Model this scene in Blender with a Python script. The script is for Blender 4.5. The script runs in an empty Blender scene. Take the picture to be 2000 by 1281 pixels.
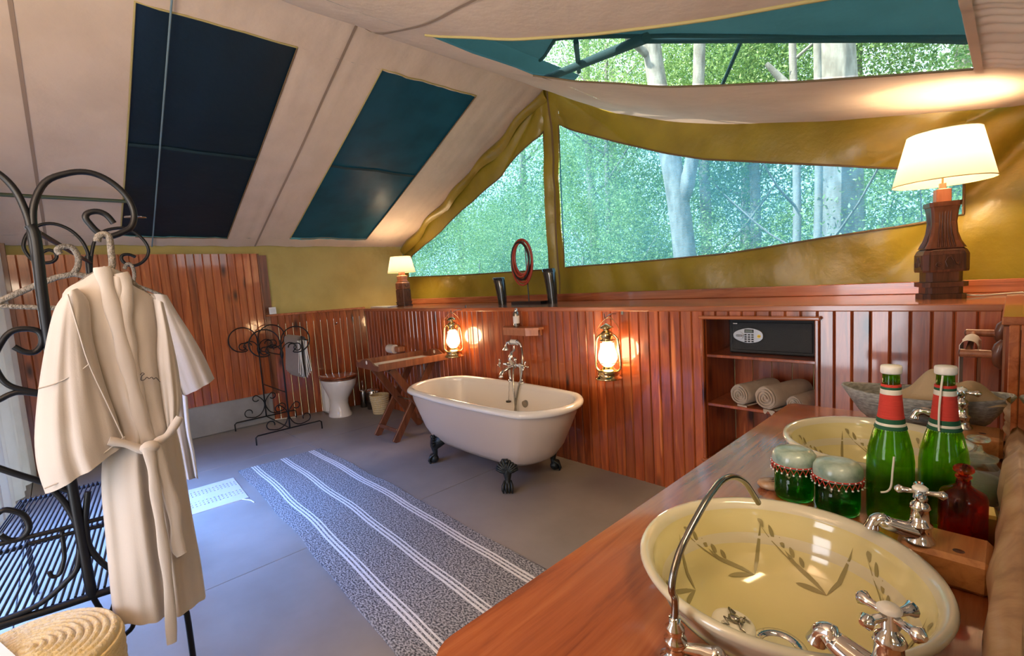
import bpy, math, random
import numpy as np
from mathutils import Vector, Matrix, noise
random.seed(7)
PI = math.pi
sc = bpy.context.scene
COL = sc.collection
# ------------------------------------------------------------------ camera
H = 1.42; FPX = 931.5; YAW, PIT, ROL = 0.81194, 0.0962, -0.0639
_cy, _sy, _cp, _sp, _cr, _sr = math.cos(YAW), math.sin(YAW), math.cos(PIT), math.sin(PIT), math.cos(ROL), math.sin(ROL)
FW = Vector((-_sy*_cp, _cy*_cp, -_sp)); RT = Vector((_cy, _sy, 0)); UP = RT.cross(FW)
RR = RT*_cr + UP*_sr; UU = RT*-_sr + UP*_cr
CAM = Vector((0, 0, H))
cd = bpy.data.cameras.new('camera'); cam = bpy.data.objects.new('camera', cd); COL.objects.link(cam)
m4 = Matrix((RR, UU, -FW)).transposed().to_4x4(); m4.translation = CAM
cam.matrix_world = m4
cd.sensor_width = 36; cd.sensor_fit = 'HORIZONTAL'; cd.lens = 36*FPX/2000; cd.clip_start = .02; cd.clip_end = 200
sc.camera = cam
# ------------------------------------------------------------------ light and exposure
sc.view_settings.view_transform = 'Standard'; sc.view_settings.look = 'None'
sc.view_settings.gamma = 1; sc.view_settings.use_curve_mapping = False
sc.view_settings.exposure = 0.28
w = bpy.data.worlds.new('World'); sc.world = w; w.use_nodes = True
bg = w.node_tree.nodes['Background']; bg.inputs[0].default_value = (.72, .88, 1, 1); bg.inputs[1].default_value = 3.4
def light(name, kind, loc, energy, color, size=None, size_y=None, rot=(0, 0, 0), radius=None):
    l = bpy.data.lights.new(name, kind); l.energy = energy; l.color = color
    if kind == 'AREA':
        l.shape = 'RECTANGLE'; l.size = size; l.size_y = size_y
    if radius is not None: l.shadow_soft_size = radius
    o = bpy.data.objects.new(name, l); COL.objects.link(o); o.location = loc; o.rotation_euler = rot
    return o
s = light('sun', 'SUN', (0, 0, 10), 15.0, (1, .95, .82)); s.data.angle = .02
s.rotation_euler = Vector((-.45, -.75, .95)).to_track_quat('Z', 'Y').to_euler()
# daylight through the open doorway and the side opening behind the photographer
light('doorway_daylight', 'AREA', (-1.35, -1.7, 1.0), 42, (.85, .9, 1), 1.0, 1.9, (PI/2, 0, 0))
so = light('side_opening_daylight', 'AREA', (-3.5, -.6, 1.5), 78, (.15, .36, 1), 2.0, .9, (math.radians(26), 0, 0)); so.data.spread = math.radians(82)
light('ceiling_fill', 'AREA', (-1.0, -1.0, 1.98), 84, (1, .8, .58), 1.5, 1.0, (math.radians(155), 0, math.radians(38)))  # added warm uplight without a real source, brightens the ceiling canvas
light('mirror_lamp', 'AREA', (.16, .75, 2.0), 9, (1, .74, .4), .2, .5, (0, math.radians(25), 0))

def ray(x, y): return RR*((x-1000)/FPX) - UU*((y-640.5)/FPX) + FW
def on(ax, v, x, y):
    d = ray(x, y); return CAM + d*((v-CAM[ax])/d[ax])
# ------------------------------------------------------------------ materials
def nt(m):
    m.use_nodes = True; return m.node_tree, m.node_tree.nodes, m.node_tree.links
def setp(b, **k):
    for n, v in k.items():
        n = n.replace('_', ' ')
        if n in b.inputs:
            b.inputs[n].default_value = (*v, 1) if isinstance(v, tuple) and len(v) == 3 and b.inputs[n].type == 'RGBA' else v
def mat(name, col, rough=.5, metal=0, col2=None, scale=20, bump=0, bscale=None, coat=0, trans=0, ior=1.45, emit=None, es=0, sheen=0, stretch=(1, 1, 1), detail=4, spec=.5, rand=0):
    m = bpy.data.materials.new(name); t, N, L = nt(m); b = N['Principled BSDF']
    setp(b, Base_Color=tuple(col), Roughness=rough, Metallic=metal, IOR=ior)
    b.inputs['Coat Weight'].default_value = coat; b.inputs['Coat Roughness'].default_value = .08
    b.inputs['Transmission Weight'].default_value = trans
    b.inputs['Sheen Weight'].default_value = sheen
    b.inputs['Specular IOR Level'].default_value = spec
    if emit: setp(b, Emission_Color=tuple(emit)); b.inputs['Emission Strength'].default_value = es
    if col2 or bump:
        tc = N.new('ShaderNodeTexCoord'); mp = N.new('ShaderNodeMapping'); L.new(tc.outputs['Object'], mp.inputs[0]); mp.inputs['Scale'].default_value = stretch
        nz = N.new('ShaderNodeTexNoise'); nz.inputs['Scale'].default_value = scale; nz.inputs['Detail'].default_value = detail
        L.new(mp.outputs[0], nz.inputs[0])
        if col2:
            cr = N.new('ShaderNodeValToRGB'); cr.color_ramp.elements[0].position = .35; cr.color_ramp.elements[1].position = .65
            cr.color_ramp.elements[0].color = (*col, 1); cr.color_ramp.elements[1].color = (*col2, 1)
            L.new(nz.outputs[0], cr.inputs[0]); L.new(cr.outputs[0], b.inputs['Base Color'])
        if bump:
            n2 = N.new('ShaderNodeTexNoise'); n2.inputs['Scale'].default_value = bscale or scale; n2.inputs['Detail'].default_value = 3; L.new(mp.outputs[0], n2.inputs[0])
            bp = N.new('ShaderNodeBump'); bp.inputs['Strength'].default_value = bump; bp.inputs['Distance'].default_value = .01
            L.new(n2.outputs[0], bp.inputs['Height']); L.new(bp.outputs[0], b.inputs['Normal'])
    return m
def wood(name, dark, mid, lightc, rough=.25, coat=.5, axis=2, knots=True, vary=.5, scale=1.0, bmp=.12):
    m = bpy.data.materials.new(name); t, N, L = nt(m); b = N['Principled BSDF']
    setp(b, Roughness=rough); b.inputs['Coat Weight'].default_value = coat; b.inputs['Coat Roughness'].default_value = .07
    tc = N.new('ShaderNodeTexCoord'); oi = N.new('ShaderNodeObjectInfo')
    vm = N.new('ShaderNodeVectorMath'); vm.operation = 'SCALE'; vm.inputs[0].default_value = (37, 19, 53); L.new(oi.outputs['Random'], vm.inputs['Scale'])
    va = N.new('ShaderNodeVectorMath'); va.operation = 'ADD'; L.new(tc.outputs['Object'], va.inputs[0]); L.new(vm.outputs[0], va.inputs[1])
    mp = N.new('ShaderNodeMapping'); st = [14*scale]*3; st[axis] = 1.0*scale; mp.inputs['Scale'].default_value = st; L.new(va.outputs[0], mp.inputs[0])
    n1 = N.new('ShaderNodeTexNoise'); n1.inputs['Scale'].default_value = 1.6; n1.inputs['Detail'].default_value = 8; n1.inputs['Roughness'].default_value = .62; n1.inputs['Distortion'].default_value = .8
    L.new(mp.outputs[0], n1.inputs[0])
    cr = N.new('ShaderNodeValToRGB'); e = cr.color_ramp.elements
    e[0].position = .3; e[0].color = (*dark, 1); e[1].position = .75; e[1].color = (*lightc, 1); x = e.new(.5); x.color = (*mid, 1)
    L.new(n1.outputs[0], cr.inputs[0]); out = cr.outputs[0]
    if knots:
        mk = N.new('ShaderNodeMapping'); sk = [9]*3; sk[axis] = 3.0; mk.inputs['Scale'].default_value = sk; L.new(va.outputs[0], mk.inputs[0])
        vo = N.new('ShaderNodeTexVoronoi'); vo.inputs['Scale'].default_value = .55; L.new(mk.outputs[0], vo.inputs[0])
        rk = N.new('ShaderNodeValToRGB'); rk.color_ramp.elements[0].position = .05; rk.color_ramp.elements[0].color = (.12, .05, .03, 1); rk.color_ramp.elements[1].position = .16; rk.color_ramp.elements[1].color = (1, 1, 1, 1)
        L.new(vo.outputs['Distance'], rk.inputs[0])
        mx = N.new('ShaderNodeMix'); mx.data_type = 'RGBA'; mx.blend_type = 'MULTIPLY'; mx.inputs[0].default_value = 1
        L.new(out, mx.inputs[6]); L.new(rk.outputs[0], mx.inputs[7]); out = mx.outputs[2]
        # long light sapwood streaks
        ms = N.new('ShaderNodeMapping'); ss = [16]*3; ss[axis] = 1.3; ms.inputs['Scale'].default_value = ss; L.new(va.outputs[0], ms.inputs[0])
        ns = N.new('ShaderNodeTexNoise'); ns.inputs['Scale'].default_value = 1.0; ns.inputs['Detail'].default_value = 2; L.new(ms.outputs[0], ns.inputs[0])
        rs = N.new('ShaderNodeValToRGB'); rs.color_ramp.elements[0].position = .68; rs.color_ramp.elements[0].color = (0, 0, 0, 1); rs.color_ramp.elements[1].position = .78; rs.color_ramp.elements[1].color = (1, 1, 1, 1)
        L.new(ns.outputs[0], rs.inputs[0])
        mx2 = N.new('ShaderNodeMix'); mx2.data_type = 'RGBA'; L.new(rs.outputs[0], mx2.inputs[0]); L.new(out, mx2.inputs[6]); mx2.inputs[7].default_value = (lightc[0]*1.5, lightc[1]*1.7, lightc[2]*1.8, 1); out = mx2.outputs[2]
    if vary:
        hs = N.new('ShaderNodeHueSaturation'); mr = N.new('ShaderNodeMapRange'); mr.inputs[3].default_value = 1-vary*.5; mr.inputs[4].default_value = 1+vary*.5
        L.new(oi.outputs['Random'], mr.inputs[0]); L.new(mr.outputs[0], hs.inputs['Value']); L.new(out, hs.inputs['Color']); out = hs.outputs[0]
    L.new(out, b.inputs['Base Color'])
    bp = N.new('ShaderNodeBump'); bp.inputs['Strength'].default_value = bmp; bp.inputs['Distance'].default_value = .004; L.new(n1.outputs[0], bp.inputs['Height']); L.new(bp.outputs[0], b.inputs['Normal'])
    return m
def canvas(name, col, rough, trans=.25, col2=None, coat=0, fine=.15):
    m = bpy.data.materials.new(name); t, N, L = nt(m); b = N['Principled BSDF']; out = N['Material Output']
    setp(b, Base_Color=col, Roughness=rough); b.inputs['Coat Weight'].default_value = coat; b.inputs['Coat Roughness'].default_value = .3
    tc = N.new('ShaderNodeTexCoord'); nz = N.new('ShaderNodeTexNoise'); nz.inputs['Scale'].default_value = 3.5; nz.inputs['Detail'].default_value = 5; L.new(tc.outputs['Object'], nz.inputs[0])
    cr = N.new('ShaderNodeValToRGB'); cr.color_ramp.elements[0].color = (*col, 1); cr.color_ramp.elements[1].color = (*(col2 or tuple(c*.82 for c in col)), 1)
    cr.color_ramp.elements[0].position = .4; cr.color_ramp.elements[1].position = .7
    L.new(nz.outputs[0], cr.inputs[0]); L.new(cr.outputs[0], b.inputs['Base Color'])
    wv = N.new('ShaderNodeTexNoise'); wv.inputs['Scale'].default_value = 12; wv.inputs['Detail'].default_value = 6; L.new(tc.outputs['Object'], wv.inputs[0])
    bp = N.new('ShaderNodeBump'); bp.inputs['Strength'].default_value = fine; bp.inputs['Distance'].default_value = .03; L.new(wv.outputs[0], bp.inputs['Height']); L.new(bp.outputs[0], b.inputs['Normal'])
    tr = N.new('ShaderNodeBsdfTranslucent'); L.new(cr.outputs[0], tr.inputs[0]); mx = N.new('ShaderNodeMixShader'); mx.inputs[0].default_value = trans
    L.new(b.outputs[0], mx.inputs[1]); L.new(tr.outputs[0], mx.inputs[2]); L.new(mx.outputs[0], out.inputs[0])
    return m
def screen(name, col, seethru, trans=.6, tint=(1, 1, 1)):
    """insect mesh: partly open weave, partly teal thread"""
    m = bpy.data.materials.new(name); t, N, L = nt(m); b = N['Principled BSDF']; out = N['Material Output']
    setp(b, Base_Color=col, Roughness=.45)
    tr = N.new('ShaderNodeBsdfTranslucent'); tr.inputs[0].default_value = (*col, 1)
    m1 = N.new('ShaderNodeMixShader'); m1.inputs[0].default_value = trans; L.new(b.outputs[0], m1.inputs[1]); L.new(tr.outputs[0], m1.inputs[2])
    tp = N.new('ShaderNodeBsdfTransparent'); tp.inputs[0].default_value = (*tint, 1)
    tc = N.new('ShaderNodeTexCoord'); mp = N.new('ShaderNodeMapping'); mp.inputs['Scale'].default_value = (6, 60, 60); L.new(tc.outputs['Object'], mp.inputs[0])
    nz = N.new('ShaderNodeTexNoise'); nz.inputs['Scale'].default_value = 2; nz.inputs['Detail'].default_value = 3; L.new(mp.outputs[0], nz.inputs[0])
    mr = N.new('ShaderNodeMapRange'); mr.inputs[1].default_value = .3; mr.inputs[2].default_value = .7; mr.inputs[3].default_value = max(0, seethru-.05); mr.inputs[4].default_value = min(1, seethru+.05); L.new(nz.outputs[0], mr.inputs[0])
    m2 = N.new('ShaderNodeMixShader'); L.new(mr.outputs[0], m2.inputs[0]); L.new(m1.outputs[0], m2.inputs[1]); L.new(tp.outputs[0], m2.inputs[2]); L.new(m2.outputs[0], out.inputs[0])
    return m
def glass(name, col, rough=.0, mixt=.0):
    m = bpy.data.materials.new(name); t, N, L = nt(m); b = N['Principled BSDF']
    setp(b, Base_Color=col, Roughness=rough, IOR=1.45); b.inputs['Transmission Weight'].default_value = 1
    if mixt:
        tp = N.new('ShaderNodeBsdfTransparent'); tp.inputs[0].default_value = (*col, 1); mx = N.new('ShaderNodeMixShader'); mx.inputs[0].default_value = mixt
        L.new(b.outputs[0], mx.inputs[1]); L.new(tp.outputs[0], mx.inputs[2]); L.new(mx.outputs[0], N['Material Output'].inputs[0])
    return m
M = {}
M['board'] = wood('varnished_boards', (.13, .022, .006), (.3, .058, .012), (.46, .125, .028), .3, 1, 2, True, .5)
M['boardL'] = wood('varnished_boards_amber', (.19, .04, .01), (.34, .08, .02), (.48, .15, .04), .3, 1, 2, True, .4)
M['ledge'] = wood('varnished_ledge', (.22, .06, .024), (.38, .115, .045), (.5, .18, .075), .22, .7, 0, False, .2)
M['ledgeY'] = wood('varnished_ledge_end', (.22, .06, .024), (.38, .115, .045), (.5, .18, .075), .22, .7, 1, False, .2)
M['counter'] = wood('counter_wood', (.18, .04, .012), (.36, .095, .026), (.5, .17, .05), .22, 1, 1, False, .1, 1.0, .0)
M['dwood'] = wood('dark_teak', (.09, .03, .015), (.17, .055, .025), (.27, .1, .045), .35, .3, 2, False, .4)
M['carved'] = wood('carved_wood', (.035, .014, .009), (.085, .03, .018), (.16, .06, .032), .4, .25, 2, False, .3, 2)
M['lwood'] = wood('light_carved_wood', (.3, .1, .045), (.42, .16, .075), (.5, .2, .1), .4, .2, 2, False, .2, 2)
M['block'] = wood('pine_block', (.34, .13, .04), (.5, .22, .07), (.62, .3, .1), .4, .2, 1, False, .2, 2)
M['slab'] = wood('live_edge_wood', (.3, .16, .08), (.5, .3, .15), (.62, .42, .24), .45, .1, 2, False, .2, .6)
M['cream'] = canvas('cream_canvas', (.7, .54, .41), .85, .12, (.63, .48, .36))
M['olive'] = canvas('olive_canvas', (.29, .205, .018), .38, .06, (.22, .15, .012), .25, .25)
M['oliveside'] = canvas('khaki_side_canvas', (.42, .3, .09), .6, .1, (.36, .25, .07), 0, .3)
M['curtain'] = canvas('white_curtain', (.7, .7, .7), .8, .45)
M['teal'] = canvas('teal_mesh_shaded', (.006, .021, .032), .5, .3, (.005, .018, .028), .1)  # darker copy of the mesh, shade below the fly put into its colour
M['teal2'] = canvas('teal_mesh_lit', (.03, .15, .21), .45, .7, (.025, .11, .15), .15)  # brighter copy, light falling in from above put into its colour
M['gscreen'] = screen('teal_window_mesh', (.11, .36, .58), .60, .88, (.5, .78, .98))
M['rscreen'] = screen('teal_roof_mesh', (.05, .2, .22), .72, .6, (.85, 1, .97))
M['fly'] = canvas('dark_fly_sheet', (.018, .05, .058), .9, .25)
M['trim'] = mat('yellow_edging', (.4, .33, .13), .7)
M['btrim'] = mat('brown_edging', (.16, .1, .045), .7)
M['seam'] = mat('seam_thread', (.3, .21, .15), .9)
M['iron'] = mat('black_iron', (.004, .0045, .007), .4, .0, spec=.35)
M['chrome'] = mat('chrome', (.75, .75, .76), .08, 1)
M['pewter'] = mat('brushed_pewter', (.32, .31, .29), .2, 1)
M['brass'] = mat('polished_brass', (.72, .53, .26), .14, 1)
M['enamel'] = mat('white_enamel', (.78, .76, .73), .12, 0, coat=.6)
M['enamel_out'] = mat('cream_enamel', (.54, .46, .4), .35, 0, coat=.15)
M['ceramic'] = mat('white_ceramic', (.8, .79, .76), .15, coat=.5)
M['basin'] = mat('cream_glazed_stoneware', (.66, .62, .46), .12, 0, (.58, .55, .42), 3, coat=.7)
M['basin_in'] = mat('yellow_glazed_stoneware', (.7, .64, .34), .1, 0, (.64, .57, .28), 4, coat=.8)
M['paint'] = mat('brown_brushwork', (.3, .26, .12), .25)
M['castiron'] = mat('dark_cast_iron', (.03, .035, .035), .35, .6, bump=.4, bscale=60)
M['cement'] = mat('grey_cement', (.3, .3, .31), .6, 0, (.24, .24, .25), 5, .2, 30)
M['cotton'] = mat('cream_cotton', (.46, .42, .39), .85, 0, (.42, .375, .345), 3, .06, 300, sheen=.3)
M['cottonblue'] = mat('white_cotton', (.5, .47, .45), .85, 0, bump=.2, scale=300, sheen=.3)
M['terry'] = mat('beige_terry', (.62, .47, .34), .95, 0, (.56, .41, .29), 40, .9, 500, sheen=.5)
M['greytowel'] = mat('taupe_towel', (.27, .22, .19), .95, 0, (.24, .2, .17), 40, .6, 400, sheen=.4)
M['whitetrim'] = mat('white_edge', (.75, .74, .72), .9)
M['rope'] = mat('wrapped_cord', (.26, .235, .21), .9, 0, (.14, .125, .11), 120, .9, 160)
M['straw'] = mat('woven_straw', (.58, .42, .18), .75, 0, (.68, .55, .3), 14, .6, 90, stretch=(1, 1, 3))
M['straw2'] = mat('pale_straw', (.6, .46, .22), .8, 0, (.6, .52, .36), 60, .6, 90)
M['shade'] = mat('lit_shade', (.55, .42, .3), .8)
M['black'] = mat('black_horn', (.012, .012, .014), .18, coat=.5)
M['redbead'] = mat('red_beads', (.36, .05, .025), .35)
M['blackbead'] = mat('black_beads', (.02, .012, .012), .4)
M['safe'] = mat('safe_black', (.05, .055, .06), .32, .5, bump=.5, bscale=400)
M['silver'] = mat('silver_plastic', (.42, .44, .46), .3, .5)
M['lcd'] = mat('display', (.16, .2, .18), .2)
M['darkplastic'] = mat('dark_plastic', (.02, .02, .022), .3)
M['yellow'] = mat('yellow_sticker', (.8, .55, .02), .4)
M['stone'] = mat('grey_soapstone', (.2, .2, .19), .6, 0, (.34, .34, .32), 70, .5, 60, stretch=(1, 1, 2.5))
M['cloth'] = mat('beige_cloth', (.46, .34, .2), .9, bump=.2, scale=200)
M['green'] = glass('green_glass', (.42, .78, .1), .0, .45)
M['greenj'] = glass('deep_green_glass', (.12, .62, .12), .0, .4)
M['redglass'] = glass('red_glass', (.85, .12, .04), .0, .4)
M['clear'] = glass('clear_glass', (.93, .97, .95), .0, .5)
M['lampglass'] = glass('lantern_glass', (1, .98, .95), .0, .8)
M['water'] = mat('yellow_green_liquid', (.35, .4, .05), .1)
M['whitecap'] = mat('white_plastic', (.78, .76, .7), .4)
M['threadr'] = mat('red_thread', (.72, .06, .04), .7, bump=.6, scale=10, bscale=3, stretch=(1, 1, 300))
M['threadg'] = mat('green_thread', (.01, .09, .04), .7)
M['threadw'] = mat('cream_thread', (.75, .72, .6), .7)
M['felt'] = mat('pale_green_marbled_lid', (.16, .25, .2), .3, 0, (.42, .52, .45), 30, coat=.4)
M['white'] = mat('white_paper', (.72, .71, .7), .7)
M['bead'] = mat('white_beads', (.8, .78, .78), .3)
M['soap'] = mat('ivory_soap', (.85, .83, .75), .45)
M['paper'] = mat('tissue_paper', (.7, .62, .56), .9)
M['pebble'] = mat('brown_pebble', (.4, .22, .1), .35, 0, (.62, .5, .36), 30, coat=.3)
M['ink'] = mat('dark_ink', (.02, .015, .02), .6)
M['gold'] = mat('gold_box', (.45, .38, .08), .3, .6)
M['mirror'] = mat('mirror_glass', (.5, .55, .55), .03, 1)
M['bulb'] = mat('lit_bulb', (1, .9, .7), .5, emit=(1, .86, .62), es=9)
M['pipe'] = mat('green_painted_pipe', (.05, .07, .04), .5)
M['bark'] = mat('pale_bark', (.34, .3, .27), .9, 0, (.2, .17, .15), 12, .8, 20, stretch=(1, 1, .3))
M['earth'] = mat('leaf_litter', (.14, .1, .05), .95, 0, (.09, .1, .03), 4)
def leafmat(name, c, c2):
    m = bpy.data.materials.new(name); t, N, L = nt(m); b = N['Principled BSDF']; out = N['Material Output']
    tc = N.new('ShaderNodeTexCoord'); nz = N.new('ShaderNodeTexNoise'); nz.inputs['Scale'].default_value = 3; L.new(tc.outputs['Object'], nz.inputs[0])
    cr = N.new('ShaderNodeValToRGB'); cr.color_ramp.elements[0].color = (*c, 1); cr.color_ramp.elements[1].color = (*c2, 1); cr.color_ramp.elements[0].position = .4; cr.color_ramp.elements[1].position = .6
    L.new(nz.outputs[0], cr.inputs[0]); L.new(cr.outputs[0], b.inputs['Base Color']); b.inputs['Roughness'].default_value = .45
    tr = N.new('ShaderNodeBsdfTranslucent'); L.new(cr.outputs[0], tr.inputs[0]); mx = N.new('ShaderNodeMixShader'); mx.inputs[0].default_value = .4
    L.new(b.outputs[0], mx.inputs[1]); L.new(tr.outputs[0], mx.inputs[2]); L.new(mx.outputs[0], out.inputs[0]); return m
M['leaf'] = leafmat('green_leaves', (.2, .34, .09), (.45, .56, .22))
M['leafd'] = leafmat('dark_leaves', (.1, .2, .07), (.24, .38, .13))

# floor: polished cement
m = bpy.data.materials.new('polished_cement_floor'); t, N, L = nt(m); b = N['Principled BSDF']; M['floor'] = m
tc = N.new('ShaderNodeTexCoord'); n1 = N.new('ShaderNodeTexNoise'); n1.inputs['Scale'].default_value = 1.1; n1.inputs['Detail'].default_value = 9; n1.inputs['Roughness'].default_value = .6; L.new(tc.outputs['Object'], n1.inputs[0])
cr = N.new('ShaderNodeValToRGB'); cr.color_ramp.elements[0].color = (.19, .17, .148, 1); cr.color_ramp.elements[1].color = (.32, .285, .25, 1); cr.color_ramp.elements[0].position = .3; cr.color_ramp.elements[1].position = .72
L.new(n1.outputs[0], cr.inputs[0]); L.new(cr.outputs[0], b.inputs['Base Color'])
mr = N.new('ShaderNodeMapRange'); mr.inputs[3].default_value = .36; mr.inputs[4].default_value = .58; L.new(n1.outputs[0], mr.inputs[0]); L.new(mr.outputs[0], b.inputs['Roughness'])
n2 = N.new('ShaderNodeTexNoise'); n2.inputs['Scale'].default_value = 45; L.new(tc.outputs['Object'], n2.inputs[0])
bp = N.new('ShaderNodeBump'); bp.inputs['Strength'].default_value = .06; L.new(n2.outputs[0], bp.inputs['Height']); L.new(bp.outputs[0], b.inputs['Normal'])

# rug: woven with three triple white stripes across its width (object y)
m = bpy.data.materials.new('striped_woven_rug'); t, N, L = nt(m); b = N['Principled BSDF']; M['rug'] = m
b.inputs['Roughness'].default_value = .95
tc = N.new('ShaderNodeTexCoord'); sp = N.new('ShaderNodeSeparateXYZ'); L.new(tc.outputs['UV'], sp.inputs[0])
mp = N.new('ShaderNodeMapping'); mp.inputs['Scale'].default_value = (1, 1.6, 1); L.new(tc.outputs['Object'], mp.inputs[0])
nz = N.new('ShaderNodeTexNoise'); nz.inputs['Scale'].default_value = 85; nz.inputs['Detail'].default_value = 2; L.new(mp.outputs[0], nz.inputs[0])
cr = N.new('ShaderNodeValToRGB'); e = cr.color_ramp.elements; e[0].position = .4; e[0].color = (.055, .055, .06, 1); e[1].position = .62; e[1].color = (.42, .41, .4, 1); L.new(nz.outputs[0], cr.inputs[0])
st = N.new('ShaderNodeValToRGB'); st.color_ramp.interpolation = 'CONSTANT'; e = st.color_ramp.elements
marks = []
for c0 in (.175, .515, .865):
    for k in (-1, 0, 1):
        marks.append((c0+k*.028-.0075, c0+k*.028+.0075))
e[0].position = 0; e[0].color = (0, 0, 0, 1); e[1].position = marks[0][0]; e[1].color = (1, 1, 1, 1)
first = True
for a, bb in marks:
    if not first:
        x = e.new(a); x.color = (1, 1, 1, 1)
    first = False; x = e.new(bb); x.color = (0, 0, 0, 1)
L.new(sp.outputs[1], st.inputs[0])
mx = N.new('ShaderNodeMix'); mx.data_type = 'RGBA'; L.new(st.outputs[0], mx.inputs[0]); L.new(cr.outputs[0], mx.inputs[6]); mx.inputs[7].default_value = (.72, .71, .68, 1)
L.new(mx.outputs[2], b.inputs['Base Color'])
bp = N.new('ShaderNodeBump'); bp.inputs['Strength'].default_value = .7; bp.inputs['Distance'].default_value = .006; L.new(nz.outputs[0], bp.inputs['Height']); L.new(bp.outputs[0], b.inputs['Normal'])

# ------------------------------------------------------------------ mesh helper
class G:
    def __init__(s): s.v = []; s.f = []; s.sm = []; s.X = None
    def add(s, vs, fs, smooth=True):
        o = len(s.v)
        if s.X is not None: vs = [s.X @ Vector(p) for p in vs]
        s.v += [tuple(p) for p in vs]; s.f += [tuple(i+o for i in f) for f in fs]; s.sm += [smooth]*len(fs); return s
    def box(s, c, d, b=.0, rz=0, rot=None):
        hx, hy, hz = (q/2 for q in d); R = rot or Matrix.Rotation(rz, 3, 'Z')
        C = Vector(c)
        if b <= 0:
            vs = [C+R@Vector((x*hx, y*hy, z*hz)) for x in (-1, 1) for y in (-1, 1) for z in (-1, 1)]
            fs = [(0, 1, 3, 2), (4, 6, 7, 5), (0, 4, 5, 1), (2, 3, 7, 6), (0, 2, 6, 4), (1, 5, 7, 3)]
            return s.add(vs, fs, False)
        b = min(b, hx*.9, hy*.9, hz*.9); vs = []; idx = {}
        for x in (-1, 1):
            for y in (-1, 1):
                for z in (-1, 1):
                    for a in range(3):
                        p = [x*hx, y*hy, z*hz]
                        for q in range(3):
                            if q != a: p[q] -= (x, y, z)[q]*b
                        idx[(x, y, z, a)] = len(vs); vs.append(C+R@Vector(p))
        fs = []
        for a in range(3):
            o = [q for q in range(3) if q != a]
            for sgn in (-1, 1):
                loop = []
                for (u, w_) in ((-1, -1), (1, -1), (1, 1), (-1, 1)):
                    k = [0, 0, 0]; k[a] = sgn; k[o[0]] = u; k[o[1]] = w_; loop.append(idx[(*k, a)])
                if (sgn == -1) != (a == 1): loop.reverse()
                fs.append(tuple(loop))
        for a in range(3):
            o = [q for q in range(3) if q != a]
            for u in (-1, 1):
                for w_ in (-1, 1):
                    k1 = [0, 0, 0]; k1[a] = -1; k1[o[0]] = u; k1[o[1]] = w_; k2 = list(k1); k2[a] = 1
                    fs.append((idx[(*k1, o[0])], idx[(*k2, o[0])], idx[(*k2, o[1])], idx[(*k1, o[1])]))
        for x in (-1, 1):
            for y in (-1, 1):
                for z in (-1, 1): fs.append(tuple(idx[(x, y, z, a)] for a in range(3)))
        return s.add(vs, fs, False)
    def ring(s, rings, closed_u=True, cap=(False, False), smooth=True, loop=False):
        n = len(rings[0]); vs = [p for r in rings for p in r]; fs = []
        R = len(rings)
        for i in range(R if loop else R-1):
            i2 = (i+1) % R
            for j in range(n if closed_u else n-1):
                j2 = (j+1) % n; fs.append((i*n+j, i*n+j2, i2*n+j2, i2*n+j))
        s.add(vs, fs, smooth)
        if cap[0]: s.add(rings[0], [tuple(range(n))[::-1]], False)
        if cap[1]: s.add(rings[-1], [tuple(range(n))], False)
        return s
    def tube(s, pts, r, n=8, closed=False, smooth=True, cap=True, flat=1.0):
        P = [Vector(p) for p in pts]; K = len(P); rs = r if isinstance(r, (list, tuple)) else [r]*K
        T = []
        for i in range(K):
            a = P[(i-1) % K] if closed or i > 0 else P[i]; c = P[(i+1) % K] if closed or i < K-1 else P[i]
            T.append((c-a).normalized() if (c-a).length > 1e-9 else Vector((0, 0, 1)))
        u = T[0].orthogonal().normalized(); rings = []
        for i in range(K):
            u = (u - T[i]*u.dot(T[i])); u = u.normalized() if u.length > 1e-6 else T[i].orthogonal().normalized()
            v = T[i].cross(u)
            rings.append([P[i] + (u*math.cos(2*PI*j/n)+v*math.sin(2*PI*j/n)*flat)*rs[i] for j in range(n)])
        s.ring(rings, True, (cap and not closed, cap and not closed), smooth, closed); return s
    def cyl(s, a, b, r0, r1=None, n=16): return s.tube([a, b], [r0, r0 if r1 is None else r1], n)
    def lathe(s, prof, n=24, c=(0, 0, 0), sx=1, sy=1, smooth=True, ph=0, fn=None, cap=True):
        rings = []
        for r, z in prof:
            rings.append([(c[0]+(r*(fn(2*PI*j/n, z) if fn else 1))*math.cos(2*PI*j/n+ph)*sx, c[1]+(r*(fn(2*PI*j/n, z) if fn else 1))*math.sin(2*PI*j/n+ph)*sy, c[2]+z) for j in range(n)])
        s.ring(rings, True, (cap and prof[0][0] > 1e-4, cap and prof[-1][0] > 1e-4), smooth); return s
    def ball(s, c, r, n=12, k=(1, 1, 1)):
        m_ = n//2; pr = [(math.sin(PI*i/m_)*r+1e-5, -math.cos(PI*i/m_)*r) for i in range(m_+1)]
        rings = [[(c[0]+a*math.cos(2*PI*j/n)*k[0], c[1]+a*math.sin(2*PI*j/n)*k[1], c[2]+z*k[2]) for j in range(n)] for a, z in pr]
        s.ring(rings); return s
    def torus(s, c, R, r, axis='Z', n=32, m_=8, sc=(1, 1), rot=None):
        pts = []
        for i in range(n):
            a = 2*PI*i/n; p = Vector((math.cos(a)*R*sc[0], math.sin(a)*R*sc[1], 0))
            if axis == 'X': p = Vector((0, p.x, p.y))
            if axis == 'Y': p = Vector((p.x, 0, p.y))
            if rot: p = rot@p
            pts.append(Vector(c)+p)
        return s.tube(pts, r, m_, True)
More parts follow.
